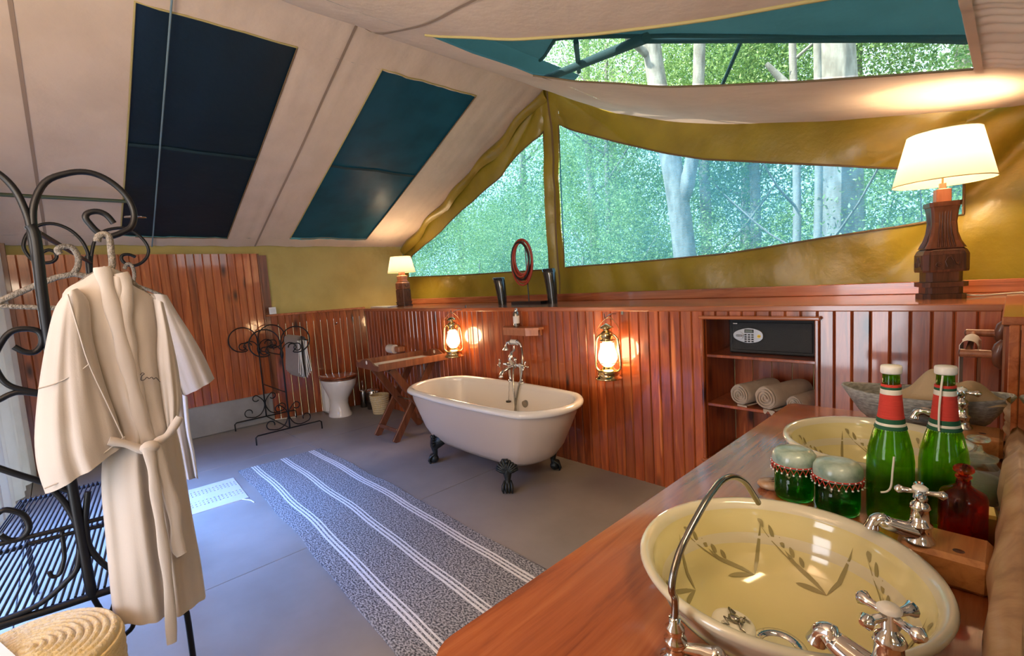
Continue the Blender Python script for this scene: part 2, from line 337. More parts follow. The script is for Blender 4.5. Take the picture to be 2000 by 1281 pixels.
    def prism(s, poly, a, b, ax=2, smooth=False):
        """poly of (u,v) extruded along axis ax from a to b"""
        def P(u, v, w_): return (w_, u, v) if ax == 0 else ((u, w_, v) if ax == 1 else (u, v, w_))
        n = len(poly); vs = [P(u, v, a) for u, v in poly]+[P(u, v, b) for u, v in poly]
        s.add(vs, [(i, (i+1) % n, n+(i+1) % n, n+i) for i in range(n)], smooth)
        s.add(vs, [tuple(range(n))[::-1], tuple(range(n, 2*n))], False); return s
    def grid(s, fn, nu, nv, smooth=True):
        vs = [fn(i/nu, j/nv) for i in range(nu+1) for j in range(nv+1)]
        return s.add(vs, [(i*(nv+1)+j, (i+1)*(nv+1)+j, (i+1)*(nv+1)+j+1, i*(nv+1)+j+1) for i in range(nu) for j in range(nv)], smooth)
    def mesh(s, name, mt):
        me = bpy.data.meshes.new(name); me.from_pydata(s.v, [], s.f); me.materials.append(mt)
        me.polygons.foreach_set('use_smooth', s.sm); me.update()
        import bmesh
        bm = bmesh.new(); bm.from_mesh(me); bmesh.ops.recalc_face_normals(bm, faces=bm.faces)
        bm.to_mesh(me); bm.free(); return me
    def build(s, name, mt, parent=None, label=None, world=False, me=None):
        me = me or s.mesh(name, M[mt] if isinstance(mt, str) else mt)
        o = bpy.data.objects.new(name, me); COL.objects.link(o)
        if parent is not None:
            o.parent = parent
            if world: o.matrix_parent_inverse = parent.matrix_basis.inverted()
        if label: o['label'] = label
        return o
def smooth_pts(P, k=4, closed=False):
    P = [Vector(p) for p in P]; out = []; n = len(P)
    for i in range(n if closed else n-1):
        p0 = P[(i-1) % n] if closed or i > 0 else P[i]; p1 = P[i]; p2 = P[(i+1) % n]; p3 = P[(i+2) % n] if closed or i+2 < n else P[(i+1) % n]
        for j in range(k):
            t = j/k; out.append(.5*((2*p1)+(p2-p0)*t+(2*p0-5*p1+4*p2-p3)*t*t+(3*p1-p0-3*p2+p3)*t**3))
    if not closed: out.append(P[-1])
    return out
def tag(o, label, cat, group=None, kind=None):
    if label: o['label'] = label
    if cat: o['category'] = cat
    if group: o['group'] = group
    if kind: o['kind'] = kind
    return o
def thing(name, label, cat, loc=(0, 0, 0), rz=0, group=None):
    o = bpy.data.objects.new(name, None); COL.objects.link(o); o.location = loc; o.rotation_euler = (0, 0, rz); o.empty_display_size = .05
    return tag(o, label, cat, group)
def struct(o, label, cat):
    return tag(o, label, cat, kind='structure')
def lerp(a, b, t): return a+(b-a)*t
def interp(x, xs, ys): return float(np.interp(x, xs, ys))
nz3 = lambda x, y, z: noise.noise(Vector((x, y, z)))

# ================================================================== ROOM SHELL
YB = 2.8; YC = 3.6; XL = -5.9; ZL = 1.205
# floor: cement slab cast in bays with thin joints
fl = thing('floor', 'polished grey cement floor cast in large bays', 'floor'); fl['kind'] = 'structure'
xs = [-6.0, -4.66, -2.72, -.9, .4]; ys = [-2.6, -.3, 1.602, 2.85]
for i in range(4):
    for j in range(3):
        a, b_, c, d = xs[i], xs[i+1], ys[j], ys[j+1]; g = .0022
        G().box(((a+b_)/2, (c+d)/2, -.03), (b_-a-2*g, d-c-2*g, .06), .002).build('slab_bay', 'floor', fl)
G().box((-2.8, .1, -.045), (6.4, 5.5, .05)).build('joint_filler', mat('joint_filler', (.42, .42, .43), .8), fl)

# roof, left slope
RX, RZ, EX, EZ = -3.09, 3.243, -5.88, 2.0
def LR(u, y, dz=0):      # u 0 eave .. 1 ridge
    sag = -.03*math.sin(PI*u)*(1+.3*math.sin(y*2.1))
    wr = .012*nz3(u*2.5, y*3, 0)+.007*nz3(u*4, y*16, 3)*(.4+abs(u-.5)*1.6)+.004*math.sin(y*23+u*3)*max(0, u-.55)
    return (lerp(EX, RX, u), y, lerp(EZ, RZ, u)+(sag*.5+wr)+dz)
def uof(x): return (x-EX)/(RX-EX)
y0, y1 = -2.65, YC
panes = [(.51, 1.385, uof(-5.72), uof(-3.4)), (2.015, 2.95, uof(-5.69), uof(-3.385))]
roofL = thing('ceiling', 'cream canvas tent ceiling sloping down to the left side', 'tent ceiling'); roofL['kind'] = 'structure'
g = G(); ua, ub = panes[0][2], panes[0][3]
def patch(g, fn, u0, u1, v0, v1, nu, nv): g.grid(lambda a, b: fn(lerp(u0, u1, a), lerp(v0, v1, b)), nu, nv)
patch(g, LR, 0, ua, y0, y1, 3, 120); patch(g, LR, ub, 1, y0, y1, 6, 160)
for a, b_ in ((y0, .51), (1.385, 2.015), (2.95, y1)): patch(g, LR, ua, ub, a, b_, 24, 24)
g.build('canvas_left_slope', 'cream', roofL)
g = G()
for ys_ in (.0, 1.68): g.grid(lambda a, b: (lambda p: (p[0], p[1], p[2]-.004))(LR(a, ys_+b*.02)), 30, 1)
g.build('canvas_seam', 'seam', roofL)
for k, (a, b_, u0, u1) in enumerate(panes):
    t_ = thing('window_%d' % (k+1), ['large dark teal mesh panel nearer the camera in the left tent slope', 'narrower bright teal mesh panel nearer the gable in the left tent slope'][k], 'window'); t_['kind'] = 'structure'
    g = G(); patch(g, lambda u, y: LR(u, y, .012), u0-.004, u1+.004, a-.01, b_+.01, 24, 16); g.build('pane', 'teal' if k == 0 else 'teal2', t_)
    pts = [LR(lerp(u0, u1, i/12), a, -.004) for i in range(13)]+[LR(u1, lerp(a, b_, i/8), -.004) for i in range(1, 9)]
    G().tube(pts, .006, 6).build('edging', 'trim', t_)
    pts = [LR(lerp(u1, u0, i/12), b_, -.004) for i in range(13)]+[LR(u0, lerp(b_, a, i/8), -.004) for i in range(1, 8)]
    G().tube(pts, .005, 6).build('edging', 'btrim', t_)
    g = G(); patch(g, lambda u, y: LR(u, y, .004), lerp(u0, u1, .52), lerp(u0, u1, .533), a, b_, 1, 12); g.build('mesh_join', 'fly', t_)
# tent pole seen faintly against the first panel, under the mesh
tag(G().tube([LR(.02, .75, -.035), LR(.97, .66, -.035)], .006, 8).build('guy_cord', mat('grey_cord', (.16, .24, .28), .6)), 'thin grey cord stretched under the large teal panel', 'cord')
# roof, right slope (hangs in a curve)
SX = [-3.09, -2.72, -2.37, -1.9, -1.5, -1.165, -.73, -.37, 0, .5]; SZ = [3.243, 2.985, 2.78, 2.59, 2.458, 2.375, 2.27, 2.198, 2.138, 2.07]
def rz_(x): return interp(x, SX, SZ)
def RRf(x, y, dz=0):
    z = sum(rz_(x+d)*w_ for d, w_ in ((-.12, .25), (0, .5), (.12, .25))) if x > -2.95 else rz_(x)
    f = .06 if (x > -.09 and 2.0 < y < 2.82) else 0
    if f:
        tt = min(1, (x+.09)/.08); z += -f*.5*tt*abs(math.sin(y*38+1.5*math.sin(y*9)))
    return (x, y, z+dz+.012*nz3(x*1.3, y*4, 5)+.006*nz3(x*3, y*9, 8))
def hitR(px_, py_):
    d = ray(px_, py_); lo, hi = .5, 8.0
    for _ in range(60):
        t = (lo+hi)/2; p = CAM+d*t
        if p.z > RRf(min(p.x, .5), 0)[2]: hi = t
        else: lo = t
    return CAM+d*((lo+hi)/2)
bot = [hitR(*p) for p in ((832, 68), (900, 98), (970, 124), (1026, 142), (1132, 158), (1220, 165), (1318, 169), (1504, 162), (1690, 149), (1800, 141), (1901, 133))]
top = [hitR(*p) for p in ((832, 67), (900, 70), (1070, 73), (1180, 65), (1256, 55), (1411, 31), (1566, 3), (1700, -22), (1880, -60))]
bx = [p.x for p in bot]; by = [p.y for p in bot]; tx = [p.x for p in top]; ty = [p.y for p in top]
bx[0] = tx[0] = min(bx[0], tx[0]); by[0] = ty[0] = (by[0]+ty[0])/2
xa, xb = bx[0], bx[-1]
def Yb(x): return interp(x, bx, by)
def Yt(x): return interp(x, tx, ty)
roofR = thing('ceiling', 'cream canvas tent ceiling hanging in a curve on the right', 'tent ceiling'); roofR['kind'] = 'structure'
g = G(); patch(g, RRf, RX, xa, y0, y1, 6, 40); patch(g, RRf, xb, .5, y0, 2.0, 10, 30); patch(g, RRf, xb, .5, 2.0, 2.82, 10, 160); patch(g, RRf, xb, .5, 2.82, y1, 10, 12)
g.grid(lambda a, b: RRf(lerp(xa, xb, a), lerp(Yb(lerp(xa, xb, a)), y1, b)), 60, 12)
g.grid(lambda a, b: RRf(lerp(xa, xb, a), lerp(y0, Yt(lerp(xa, xb, a)), b)), 60, 24)
g.build('canvas_right_slope', 'cream', roofR)
g = G(); g.grid(lambda a, b: RRf(lerp(-2.95, -.1, a), lerp(.92, 1.62, 1-(a**.8))+.12*a*0+b*.015, -.004), 40, 1); g.build('canvas_seam', 'seam', roofR)
G().grid(lambda a, b: RRf(lerp(xb+.004, xb+.03, a), lerp(1.9, 2.83, b), -.012), 2, 20).build('hem_band', 'cream', roofR)
w3 = thing('window_3', 'long curved teal mesh panel in the right tent slope showing trees', 'window'); w3['kind'] = 'structure'
g = G(); g.grid(lambda a, b: RRf(lerp(xa, xb, a), lerp(Yt(lerp(xa, xb, a))-.01, Yb(lerp(xa, xb, a))+.01, b), .012), 60, 10); g.build('pane', 'rscreen', w3)
G().tube([RRf(lerp(xa, xb, i/40), Yt(lerp(xa, xb, i/40)), -.003) for i in range(41)], .007, 6).build('edging', 'trim', w3)
G().tube([RRf(lerp(xa, xb, i/40), Yb(lerp(xa, xb, i/40)), -.003) for i in range(41)], .005, 6).build('edging', 'btrim', w3)
# ridge pole sleeve
struct(G().tube([(RX, y0, RZ+.012), (RX, YC, RZ+.012)], .025, 10).build('trim_1', 'cream'), 'cream canvas sleeve along the tent ridge', 'ridge sleeve')

# gable canvas at the back
def gtop(x):
    if x < RX: return interp(x, [-5.9, -5.864, -5.5, -5.1, -4.6, -4.055, -3.384, RX], [2.0, 2.0, 2.09, 2.2, 2.37, 2.57, 2.99, 3.243])+0.0*x
    return rz_(x)
def gtopL(x): return lerp(EZ, RZ, uof(max(EX, min(RX, x))))
def fold(x, z):
    ax, az = x-RX, 3.25-z
    ang = math.atan2(ax, az); rr = math.hypot(ax, az)
    f = .13*((1-abs(math.sin(ang*8+.5*math.sin(ang*5))))**1.6-.3)*min(1, rr)*math.exp(-rr*.45)
    d = math.hypot(x-.3, z-2.3); f += .15*((1-abs(math.sin(math.atan2(z-2.3, x-.3)*6+1)))**1.5-.35)*math.exp(-d*.7)*min(1, d*2)
    f += .05*nz3(x*1.3, z*1.3, 2)+.02*nz3(x*4+z*2, z*4-x, 7)
    low = max(0, 1-(z-1.22)/.35); f += .028*math.sin(x*14+2*math.sin(x*3)+(z-1.2)*6)*low
    return f
def GP(x, z, dy=0): return (x, YC+fold(x, z)*.8*min(1, .25+(z-1.2)*2.5)+dy, z)
W1t = [on(1, YC, *p) for p in ((1060, 255), (1030, 286), (1000, 318), (960, 358), (905, 410), (860, 455), (805, 500), (800, 508))]
W1b = [on(1, YC, *p) for p in ((800, 541), (905, 537), (1000, 531), (1074, 526))]
W2t = [on(1, YC, *p) for p in ((1088, 243), (1120, 255), (1200, 276), (1299, 299), (1380, 312), (1547, 321), (1700, 327), (1752, 330), (1884, 342))]
W2b = [on(1, YC, *p) for p in ((1104, 522), (1250, 511), (1411, 496), (1628, 462), (1750, 444), (1808, 434), (1884, 418))]
def srt(L_): L_ = sorted(L_, key=lambda p: p.x); return [p.x for p in L_], [p.z for p in L_]
w1t, w1b, w2t, w2b = map(srt, (W1t, W1b, W2t, W2b))
x1a, x1b, x2a, x2b = -5.795, -3.19, -3.0, w2t[0][-1]
gab = thing('wall_back', 'olive canvas gable wall with wrinkled folds around two mesh windows', 'tent wall'); gab['kind'] = 'structure'
ZB = 1.23
def gtt(x): return gtopL(x)+.0 if x < RX else rz_(x)+.045
g = G()
def strip(xa_, xb_, zlo, zhi, nx, nzv): g.grid(lambda a, b: GP(lerp(xa_, xb_, a), lerp(zlo(lerp(xa_, xb_, a)), zhi(lerp(xa_, xb_, a)), b)), nx, nzv)
K_ = lambda x: ZB
for a, b_, n in ((-5.92, x1a, 3), (x1b, x2a, 8), (x2b, .6, 24)): strip(a, b_, K_, gtt, n, 60)
strip(x1a, x1b, K_, lambda x: interp(x, *w1b), 90, 14); strip(x1a, x1b, lambda x: interp(x, *w1t), gtt, 90, 24)
strip(x2a, x2b, K_, lambda x: interp(x, *w2b), 110, 16); strip(x2a, x2b, lambda x: interp(x, *w2t), gtt, 110, 26)
g.build('canvas_gable', 'olive', gab)
# overhanging fold of canvas along the left rake
g = G(); g.grid(lambda a, b: (lerp(-5.85, RX, a), YC-.03-.05*math.sin(PI*b)-.02*math.sin(a*31), lerp(gtopL(lerp(-5.85, RX, a))-.0, gtopL(lerp(-5.85, RX, a))-.13-.03*math.sin(a*19), b)), 60, 8); g.build('rolled_flap', 'olive', gab)
for k, (xa_, xb_, T_, B_) in enumerate(((x1a, x1b, w1t, w1b), (x2a, x2b, w2t, w2b))):
    t_ = thing('window_%d' % (4+k), ['triangular mesh window left of the gable upright', 'long curved mesh window right of the gable upright'][k], 'window'); t_['kind'] = 'structure'
    g = G(); g.grid(lambda a, b: GP(lerp(xa_, xb_, a), lerp(interp(lerp(xa_, xb_, a), *B_)-.006, interp(lerp(xa_, xb_, a), *T_)+.006, b), .012), 60, 16); g.build('pane', 'gscreen', t_)
    n = 40
    P = [GP(lerp(xa_, xb_, i/n), interp(lerp(xa_, xb_, i/n), *B_), -.004) for i in range(n+1)]
    Q = [GP(lerp(xb_, xa_, i/n), interp(lerp(xb_, xa_, i/n), *T_), -.004) for i in range(n+1)]
    G().tube(P+Q, .007, 6, True).build('edging', 'btrim', t_)
# seam strip on the upright between the windows
struct(G().grid(lambda a, b: GP(lerp(-3.105, -3.09, a), lerp(ZB, 3.2, b), -.004), 1, 40).build('trim_2', 'btrim'), 'stitched seam down the gable upright between the mesh windows', 'seam')
# left side canvas
lw = thing('wall_left', 'olive canvas side wall above the boards with boarded shower panel', 'tent wall'); lw['kind'] = 'structure'
G().grid(lambda a, b: (XL-.03+.015*nz3(a*9, b*2, 1)+.012*math.sin(a*40+b*5)*b*(1-b)*2-.0, lerp(-.75, YC, a), lerp(1.1, 2.02, b)), 120, 12).build('canvas', 'oliveside', lw)
# right side canvas
rw = thing('wall_right', 'yellow olive canvas side wall behind the mirror', 'tent wall'); rw['kind'] = 'structure'
G().grid(lambda a, b: (.34+.02*math.sin(a*30), lerp(-.75, YC+.02, a), lerp(0, 2.12, b)), 40, 6).build('canvas', 'olive', rw)
# front canvas with openings (behind / beside the photographer)
fw = thing('wall_front', 'pale canvas front wall and white curtains on the entrance side', 'tent wall'); fw['kind'] = 'structure'
G().grid(lambda a, b: (lerp(-5.88, -4.75, a), -.30-.12*a+.02*math.sin(a*38)+.012*math.sin(a*15), lerp(.0, 2.04+.42*a, b)), 90, 6).build('curtain', 'curtain', fw)
G().box((-5.86, -.27, 1.05), (.03, .05, 2.1), .004).build('edge_post', 'dwood', fw)
G().box((-4.68, -.47, 1.1), (.08, .06, 2.2), .005).build('post', 'dwood', fw)
G().box((-3.73, -.47, 2.2), (1.9, .06, .08), .005).build('lintel', 'dwood', fw)
G().box((-2.78, -.47, 1.1), (.08, .06, 2.2), .005).build('post', 'dwood', fw)
G().box((-.62, -.47, 1.1), (.08, .06, 2.2), .005).build('post', 'dwood', fw)
G().box((-1.7, -.47, 2.2), (2.24, .06, .08), .005).build('lintel', 'dwood', fw)
G().grid(lambda a, b: (lerp(-.6, .36, a), -.47+.02*math.sin(a*20), lerp(.0, 2.15, b)), 20, 4).build('canvas', 'cream', fw)
G().grid(lambda a, b: (lerp(-5.9, .36, a), -2.6, lerp(0, 3.2, b)), 2, 2).build('far_canvas', 'cream', fw)

# ---- boards
def board_mesh(w_, z0, z1, th=.016):
    c = .0062; p = [(-w_/2+.0008, 0), (-w_/2+.0008, th-c), (-w_/2+c+.0008, th), (w_/2-c-.0008, th), (w_/2-.0008, th-c), (w_/2-.0008, 0)]
    g = G(); g.prism(p, z0, z1, 2); return g
_bm = {}
def board(parent, x, y, rz, w_, z0, z1, mt, name='board', th=.016):
    """board face looks along local +y rotated by rz"""
    k = (round(w_, 4), round(z0, 3), round(z1, 3), mt, th)
    if k not in _bm: _bm[k] = board_mesh(w_, z0, z1, th).mesh(name, M[mt])
    o = G().build(name, mt, parent, me=_bm[k]); o.location = (x, y, 0); o.rotation_euler = (0, 0, rz); return o
BW = .0732
wb = thing('wall_back', 'red-brown varnished tongue-and-groove board wall under the back ledge', 'board wall'); wb['kind'] = 'structure'
NX0, NX1, NZ0, NZ1 = -1.262, -.690, .270, 1.132
x = -1.272-BW/2; n = 0
while x > -5.62:
    board(wb, x, YB, PI, BW, 0, ZL-.022, 'board'); x -= BW
k = 8; bw = (NX1-NX0+.02)/k
for i in range(k):
    xx = NX0-.01+bw*(i+.5)
    board(wb, xx, YB, PI, bw, NZ1+.0, ZL-.022, 'board'); board(wb, xx, YB, PI, bw, 0, NZ0, 'board')
x = NX1+.01+BW/2
while x < .36:
    board(wb, x, YB, PI, BW, 0, ZL-.022, 'board'); x += BW
G().box((-3.45, YB+.02, .59), (4.35, .03, 1.16)).build('backing', 'dwood', wb); G().box((-.15, YB+.02, .59), (1.06, .03, 1.16)).build('backing', 'dwood', wb)
# ledge
ld = thing('trim_3', 'deep red-brown varnished wooden ledge running along the back wall', 'ledge'); ld['kind'] = 'structure'
G().box((-2.95, 3.18, ZL-.014), (5.95, .80, .028), .004).build('shelf_board', 'ledge', ld)
G().box((-2.95, YB-.012, ZL-.017), (5.86, .018, .034), .006).build('nosing', 'ledge', ld)
G().box((-2.78, YC-.055, ZL+.035), (6.2, .022, .07), .004).build('upstand', 'ledge', ld)
G().box((.2, 2.9, ZL-.012), (.44, 1.40, .028), .004).build('side_shelf', 'ledgeY', ld)
G().box((.2, 2.215, ZL-.03), (.40, .02, .03), .004).build('side_nosing', 'dwood', ld)
rb = thing('wall_right', 'short dark board return under the right end of the ledge', 'board wall'); rb['kind'] = 'structure'
for i in range(8): board(rb, .0, 2.25+.073*i, PI/2, .073, 0, ZL-.03, 'board')
G().box((.01, 2.215, .6), (.025, .03, 1.16), .003).build('corner_post', 'ledgeY', rb)
G().box((.16, 2.18, .6), (.04, .05, 1.16), .004).build('corner_post', 'dwood', rb)
# skewed dado at left + tall shower panel
a_, b_ = Vector((-5.93, 1.70)), Vector((-5.62, YB)); Ld = (b_-a_).length; dv = (b_-a_).normalized(); rz_l = math.atan2(dv.y, dv.x)-PI
n = int(Ld/BW)
for i in range(n):
    p = a_+dv*(Ld*(i+.5)/n); board(lw, p.x, p.y, math.atan2(dv.y, dv.x)-PI, Ld/n, 0, ZL-.005, 'board')
def obox(g, p, q, off, zc, wd, ht, bev=.004):
    mid = (p+q)/2; nrm = Vector((dv.y, -dv.x)); c = mid+nrm*off
    return g.box((c.x, c.y, zc), ((q-p).length, wd, ht), bev, rz=math.atan2(dv.y, dv.x))
obox(G(), a_-dv*.03, b_, 0, ZL+.008, .06, .026).build('cap_rail', 'ledge', lw)
for i in range(29):
    board(lw, -5.872, 1.695-.0755*(i+.5), -PI/2, .0755, .33, 1.915, 'boardL')
G().box((-5.885, 1.705, 1.125), (.05, .02, 1.58), .003).build('panel_edge', 'dwood', lw)
G().box((-5.885, .6, .165), (.07, 2.18, .33), .012).build('cement_plinth', 'cement', lw)
G().box((-5.91, .6, 1.1), (.03, 2.4, 1.6)).build('panel_backing', 'dwood', lw)

# ---- niche with shelves
nc = thing('built_in_shelf_niche', 'red-brown wooden niche of three shelves recessed in the back wall', 'shelves')
D = .42
for xx, sx in ((NX0, 1), (NX1, -1)): G().box((xx-.010*sx, YB+D/2, (NZ0+NZ1)/2), (.018, D, NZ1-NZ0+.02), .002).build('side_panel', 'board', nc)
for i in range(5): G().box((lerp(NX0, NX1, (i+.5)/5), YB+D, (NZ0+NZ1)/2), ((NX1-NX0)/5-.002, .016, NZ1-NZ0), .002).build('back_board', 'board', nc)
for zz in (NZ0, .607, .905): G().box(((NX0+NX1)/2, YB+D/2-.008, zz), (NX1-NX0, D, .018), .003).build('shelf', 'board', nc)
G().box(((NX0+NX1)/2, YB+D/2, NZ1+.006), (NX1-NX0, D, .016), .003).build('top_panel', 'board', nc)
for zz in (NZ1+.006, NZ0-.008): G().box(((NX0+NX1)/2, YB-.032, zz), (NX1-NX0+.06, .032, .02), .006).build('frame_rail', 'ledge', nc)
for xx in (NX0-.012, NX1+.012): G().box((xx, YB-.026, (NZ0+NZ1)/2), (.02, .02, NZ1-NZ0), .005).build('frame_stile', 'board', nc)

# ================================================================== SAFE
sf = thing('wall_safe', 'small black steel safe with silver keypad on the top niche shelf', 'safe', (-.938, 2.9, .915))
G().box((.0, .125, .102), (.46, .25, .203), .006).build('body', 'safe', sf)
G().box((.0, -.003, .102), (.42, .008, .165), .004).build('door', 'safe', sf)
g = G(); pl = [(-.188+.0, .12)]
ov = []
for i in range(28):
    a = 2*PI*i/28; rx = .082; ry = .043
    px_ = math.cos(a); ov.append((-.115+rx*px_, .108+ry*math.copysign(abs(math.sin(a))**.8, math.sin(a))*(1-.22*max(0, -px_))))
g.prism(ov, -.022, -.006, 1); g.build('keypad_plate', 'silver', sf)
kp = G().tube([(-.16, -.022, .108), (-.16, -.030, .108)], .0215, 20).build('knob', 'silver', sf)
G().box((0-.16, -.034, .108), (.036, .01, .011), .004).build('grip', 'silver', kp)
G().box((-.108, -.0235, .134), (.05, .004, .02), .001).build('display_frame', 'darkplastic', sf)
G().box((-.108, -.0265, .134), (.04, .002, .013)).build('display', 'lcd', sf)
kk = G().box((0, 0, 0), (.013, .004, .0075), .002).mesh('key', M['darkplastic'])
for r in range(4):
    for c in range(3):
        o = G().build('key', 'darkplastic', sf, me=kk); o.location = (-.127+.019*c, -.0245, .113-.013*r)
st_ = G().tube([(-.054, -.0222, .106), (-.054, -.0245, .106)], .0095, 18).build('sticker', 'yellow', sf)
def text(body, size, loc, rot, mt, parent=None, name='lettering', ext=.0006, shear=0):
    c = bpy.data.curves.new(name, 'FONT'); c.body = body; c.size = size; c.extrude = ext; c.align_x = 'CENTER'; c.align_y = 'CENTER'; c.shear = shear
    o = bpy.data.objects.new('tmp', c); COL.objects.link(o); dg = bpy.context.evaluated_depsgraph_get()
    me = bpy.data.meshes.new_from_object(o.evaluated_get(dg)); bpy.data.objects.remove(o)
    me.materials.clear(); me.materials.append(M[mt]); q = bpy.data.objects.new(name, me); COL.objects.link(q); q.location = loc; q.rotation_euler = rot
    if parent is not None: q.parent = parent
    return q
text('YALE', .0065, (-.054, -.0252, .106), (PI/2, 0, 0), 'ink', sf)
G().box((-.19, -.0085, .176), (.024, .002, .004)).build('badge', 'whitecap', sf)

# ================================================================== ROLLED TOWELS
def rolled_towel(x, y, z, r, ln, rz, label):
    t_ = thing('rolled_towel', label, 'towel', (x, y, z), rz, 'rolled towels in the niche')
    prof = []
    g = G(); n = 28; rings = []
    L_ = [0, .01, .03, ln*.5, ln-.03, ln]
    for q, yy in enumerate(L_):
        rr = r*(.94 if q in (0, 5) else 1)
        rings.append([(rr*(1+.03*math.sin(3*a+q)+.02*math.sin(7*a))*math.cos(a), yy, r+rr*.97*math.sin(a)*(1+.02*math.sin(4*a+q))) for a in [2*PI*i/n for i in range(n)]])
    g.ring(rings, True, (True, True)); g.build('towel_roll', 'terry', t_)
    pts = []; N_ = 60
    for i in range(N_):
        a = i/N_*2*PI*3.3; rr = r*(.12+.8*i/N_); pts.append((rr*math.cos(a), -.004-.004*math.sin(i*.7), r+rr*math.sin(a)*.96))
    G().tube(pts, r*.09, 6).build('spiral_end', 'terry', t_)
    g = G(); g.grid(lambda a, b: (lerp(-r*.2, r*.95, a), -.006+.25*ln*b*0+b*ln*.9, .006+.006*math.sin(a*9)), 10, 4)
    g.grid(lambda a, b: (lerp(-r*.1, r*.9, a), -.012, .008-(.018+.01*math.sin(a*11))*b), 10, 2); g.build('loose_flap', 'terry', t_)
    return t_
rolled_towel(-1.085, 2.825, .617, .063, .3, -.3, 'rolled beige terry towel at the left end of the middle shelf')
rolled_towel(-.935, 2.80, .617, .068, .33, -.3, 'thickest rolled beige terry towel in the middle of the row')
rolled_towel(-.80, 2.83, .617, .046, .3, -.25, 'thinnest rolled beige terry towel at the right end of the row')

# ================================================================== RUG, MAT
def wav(x, y): return .006+.004*nz3(x*3, y*3, 3)
def rugpt(a, b, z):
    x = lerp(-4.375, -.85, a); y = lerp(.925, 1.605, b)
    y -= .1*max(0, (x+4.375)/2.8)*(1-b)
    y += (.018*nz3(x*2.2, 0, 1)-.0) + (.02*math.sin(x*1.3)) + (b-.5)*.02*nz3(x*3, 5, 0); x += .015*(b-.5)+(.008*nz3(b*12, 1, 4) if a < .02 else 0)
    return (x, y, z+.003*max(0, nz3(x*4, y*4, 0)))
g = G(); nu, nv = 140, 20
g.grid(lambda a, b: rugpt(a, b, .011), nu, nv); g.grid(lambda a, b: rugpt(a, 0, .002+.009*b), nu, 1); g.grid(lambda a, b: rugpt(a, 1, .002+.009*b), nu, 1); g.grid(lambda a, b: rugpt(0, a, .002+.009*b), nv, 1)
rug = g.build('striped_rug', 'rug'); tag(rug, 'long grey woven floor rug with three bands of white stripes', 'rug')
uv = rug.data.uv_layers.new(name='UVMap')
for lp in rug.data.loops:
    c = rug.data.vertices[lp.vertex_index].co; uvx = (c.x+4.375)/3.525
    yy = c.y-(.018*nz3(c.x*2.2, 0, 1))-(.02*math.sin(c.x*1.3)); k_ = .1*max(0, (c.x+4.375)/2.8); uv.data[lp.index].uv = (uvx, (yy-.925+k_)/(.68+k_))
bm_ = thing('bath_mat', 'white terry bath mat with raised pattern beside the striped rug', 'bath mat', (-4.02, .49, 0), -.05)
g = G(); F = lambda a, b: (lerp(-.26, .26, a), lerp(-.36, .37, b), .008+.004*nz3(a*4, b*5, 1)+(.006*math.exp(-((a-.6)**2+(b-.45)**2)*60)))
g.grid(F, 26, 30); g.grid(lambda a, b: (*F(a, 0)[:2], F(a, 0)[2]*b), 26, 1); g.grid(lambda a, b: (*F(1, a)[:2], F(1, a)[2]*b), 30, 1); g.grid(lambda a, b: (*F(a, 1)[:2], F(a, 1)[2]*b), 26, 1)
g.build('mat_cloth', 'cottonblue', bm_)
g = G()
for ln in (-.16, -.12, -.08, .06, .10, .14):
    for i in range(30): g.ball((ln+.008*(i % 2), -.33+.0235*i, .0125), .006, 6, (1, 1, .6))
o = g.build('raised_dots', 'cottonblue', bm_); o['kind'] = 'stuff'
G().tube([(.26, .33, .006), (.32, .37, .004), (.38, .38, .003)], .004, 5).build('loose_thread', 'whitetrim', bm_)

# ================================================================== BATHTUB
TX, TY, TZ, TL, TR = -2.773, 2.325, .603, .473, .364
tub = thing('bathtub', 'freestanding white roll-top bathtub on dark claw feet', 'bathtub', (TX, TY, 0), .0)
def stad(L_, r, z, n=72, e=0):
    out = []
    for i in range(n):
        a = 2*PI*i/n; s_ = max(-1, min(1, math.cos(a)*2.2)); out.append((s_*L_+r*math.cos(a), r*math.sin(a), z))
    return out
dr = .042
g = G(); g.ring([stad(L_, r, z) for L_, r, z in ((.24, .10, .155), (.33, .2, .16), (.37, .235, .20), (.40, .27, .28), (.43, .30, .40), (.455, .322, .50), (.465, .33, .575))], cap=(True, False)); g.build('tub_body', 'enamel_out', tub)
rim = []
for i in range(13):
    a = PI*(1.25-1.5*i/12); rim.append(stad(TL-.004, TR-.028+.030*(-math.cos(a)), TZ-.026+.026*math.sin(a)))
g = G(); g.ring([stad(TL-.01, TR-.062, TZ-.045)]+[stad(TL-.004, TR-.030+.030*math.cos(PI-PI*1.25*i/12), TZ-.026+.026*math.sin(PI*1.25*i/12)) for i in range(13)]+[stad(TL-.01, TR-.04, TZ-.055)]); g.build('rolled_rim', 'enamel', tub)
g = G(); g.ring([stad(L_, r, z) for L_, r, z in ((TL-.006, TR-.056, TZ-.022), (.455, .295, .53), (.43, .27, .40), (.39, .24, .28), (.33, .19, .20), (.22, .09, .18))], cap=(False, True)); g.build('tub_interior', 'enamel', tub)
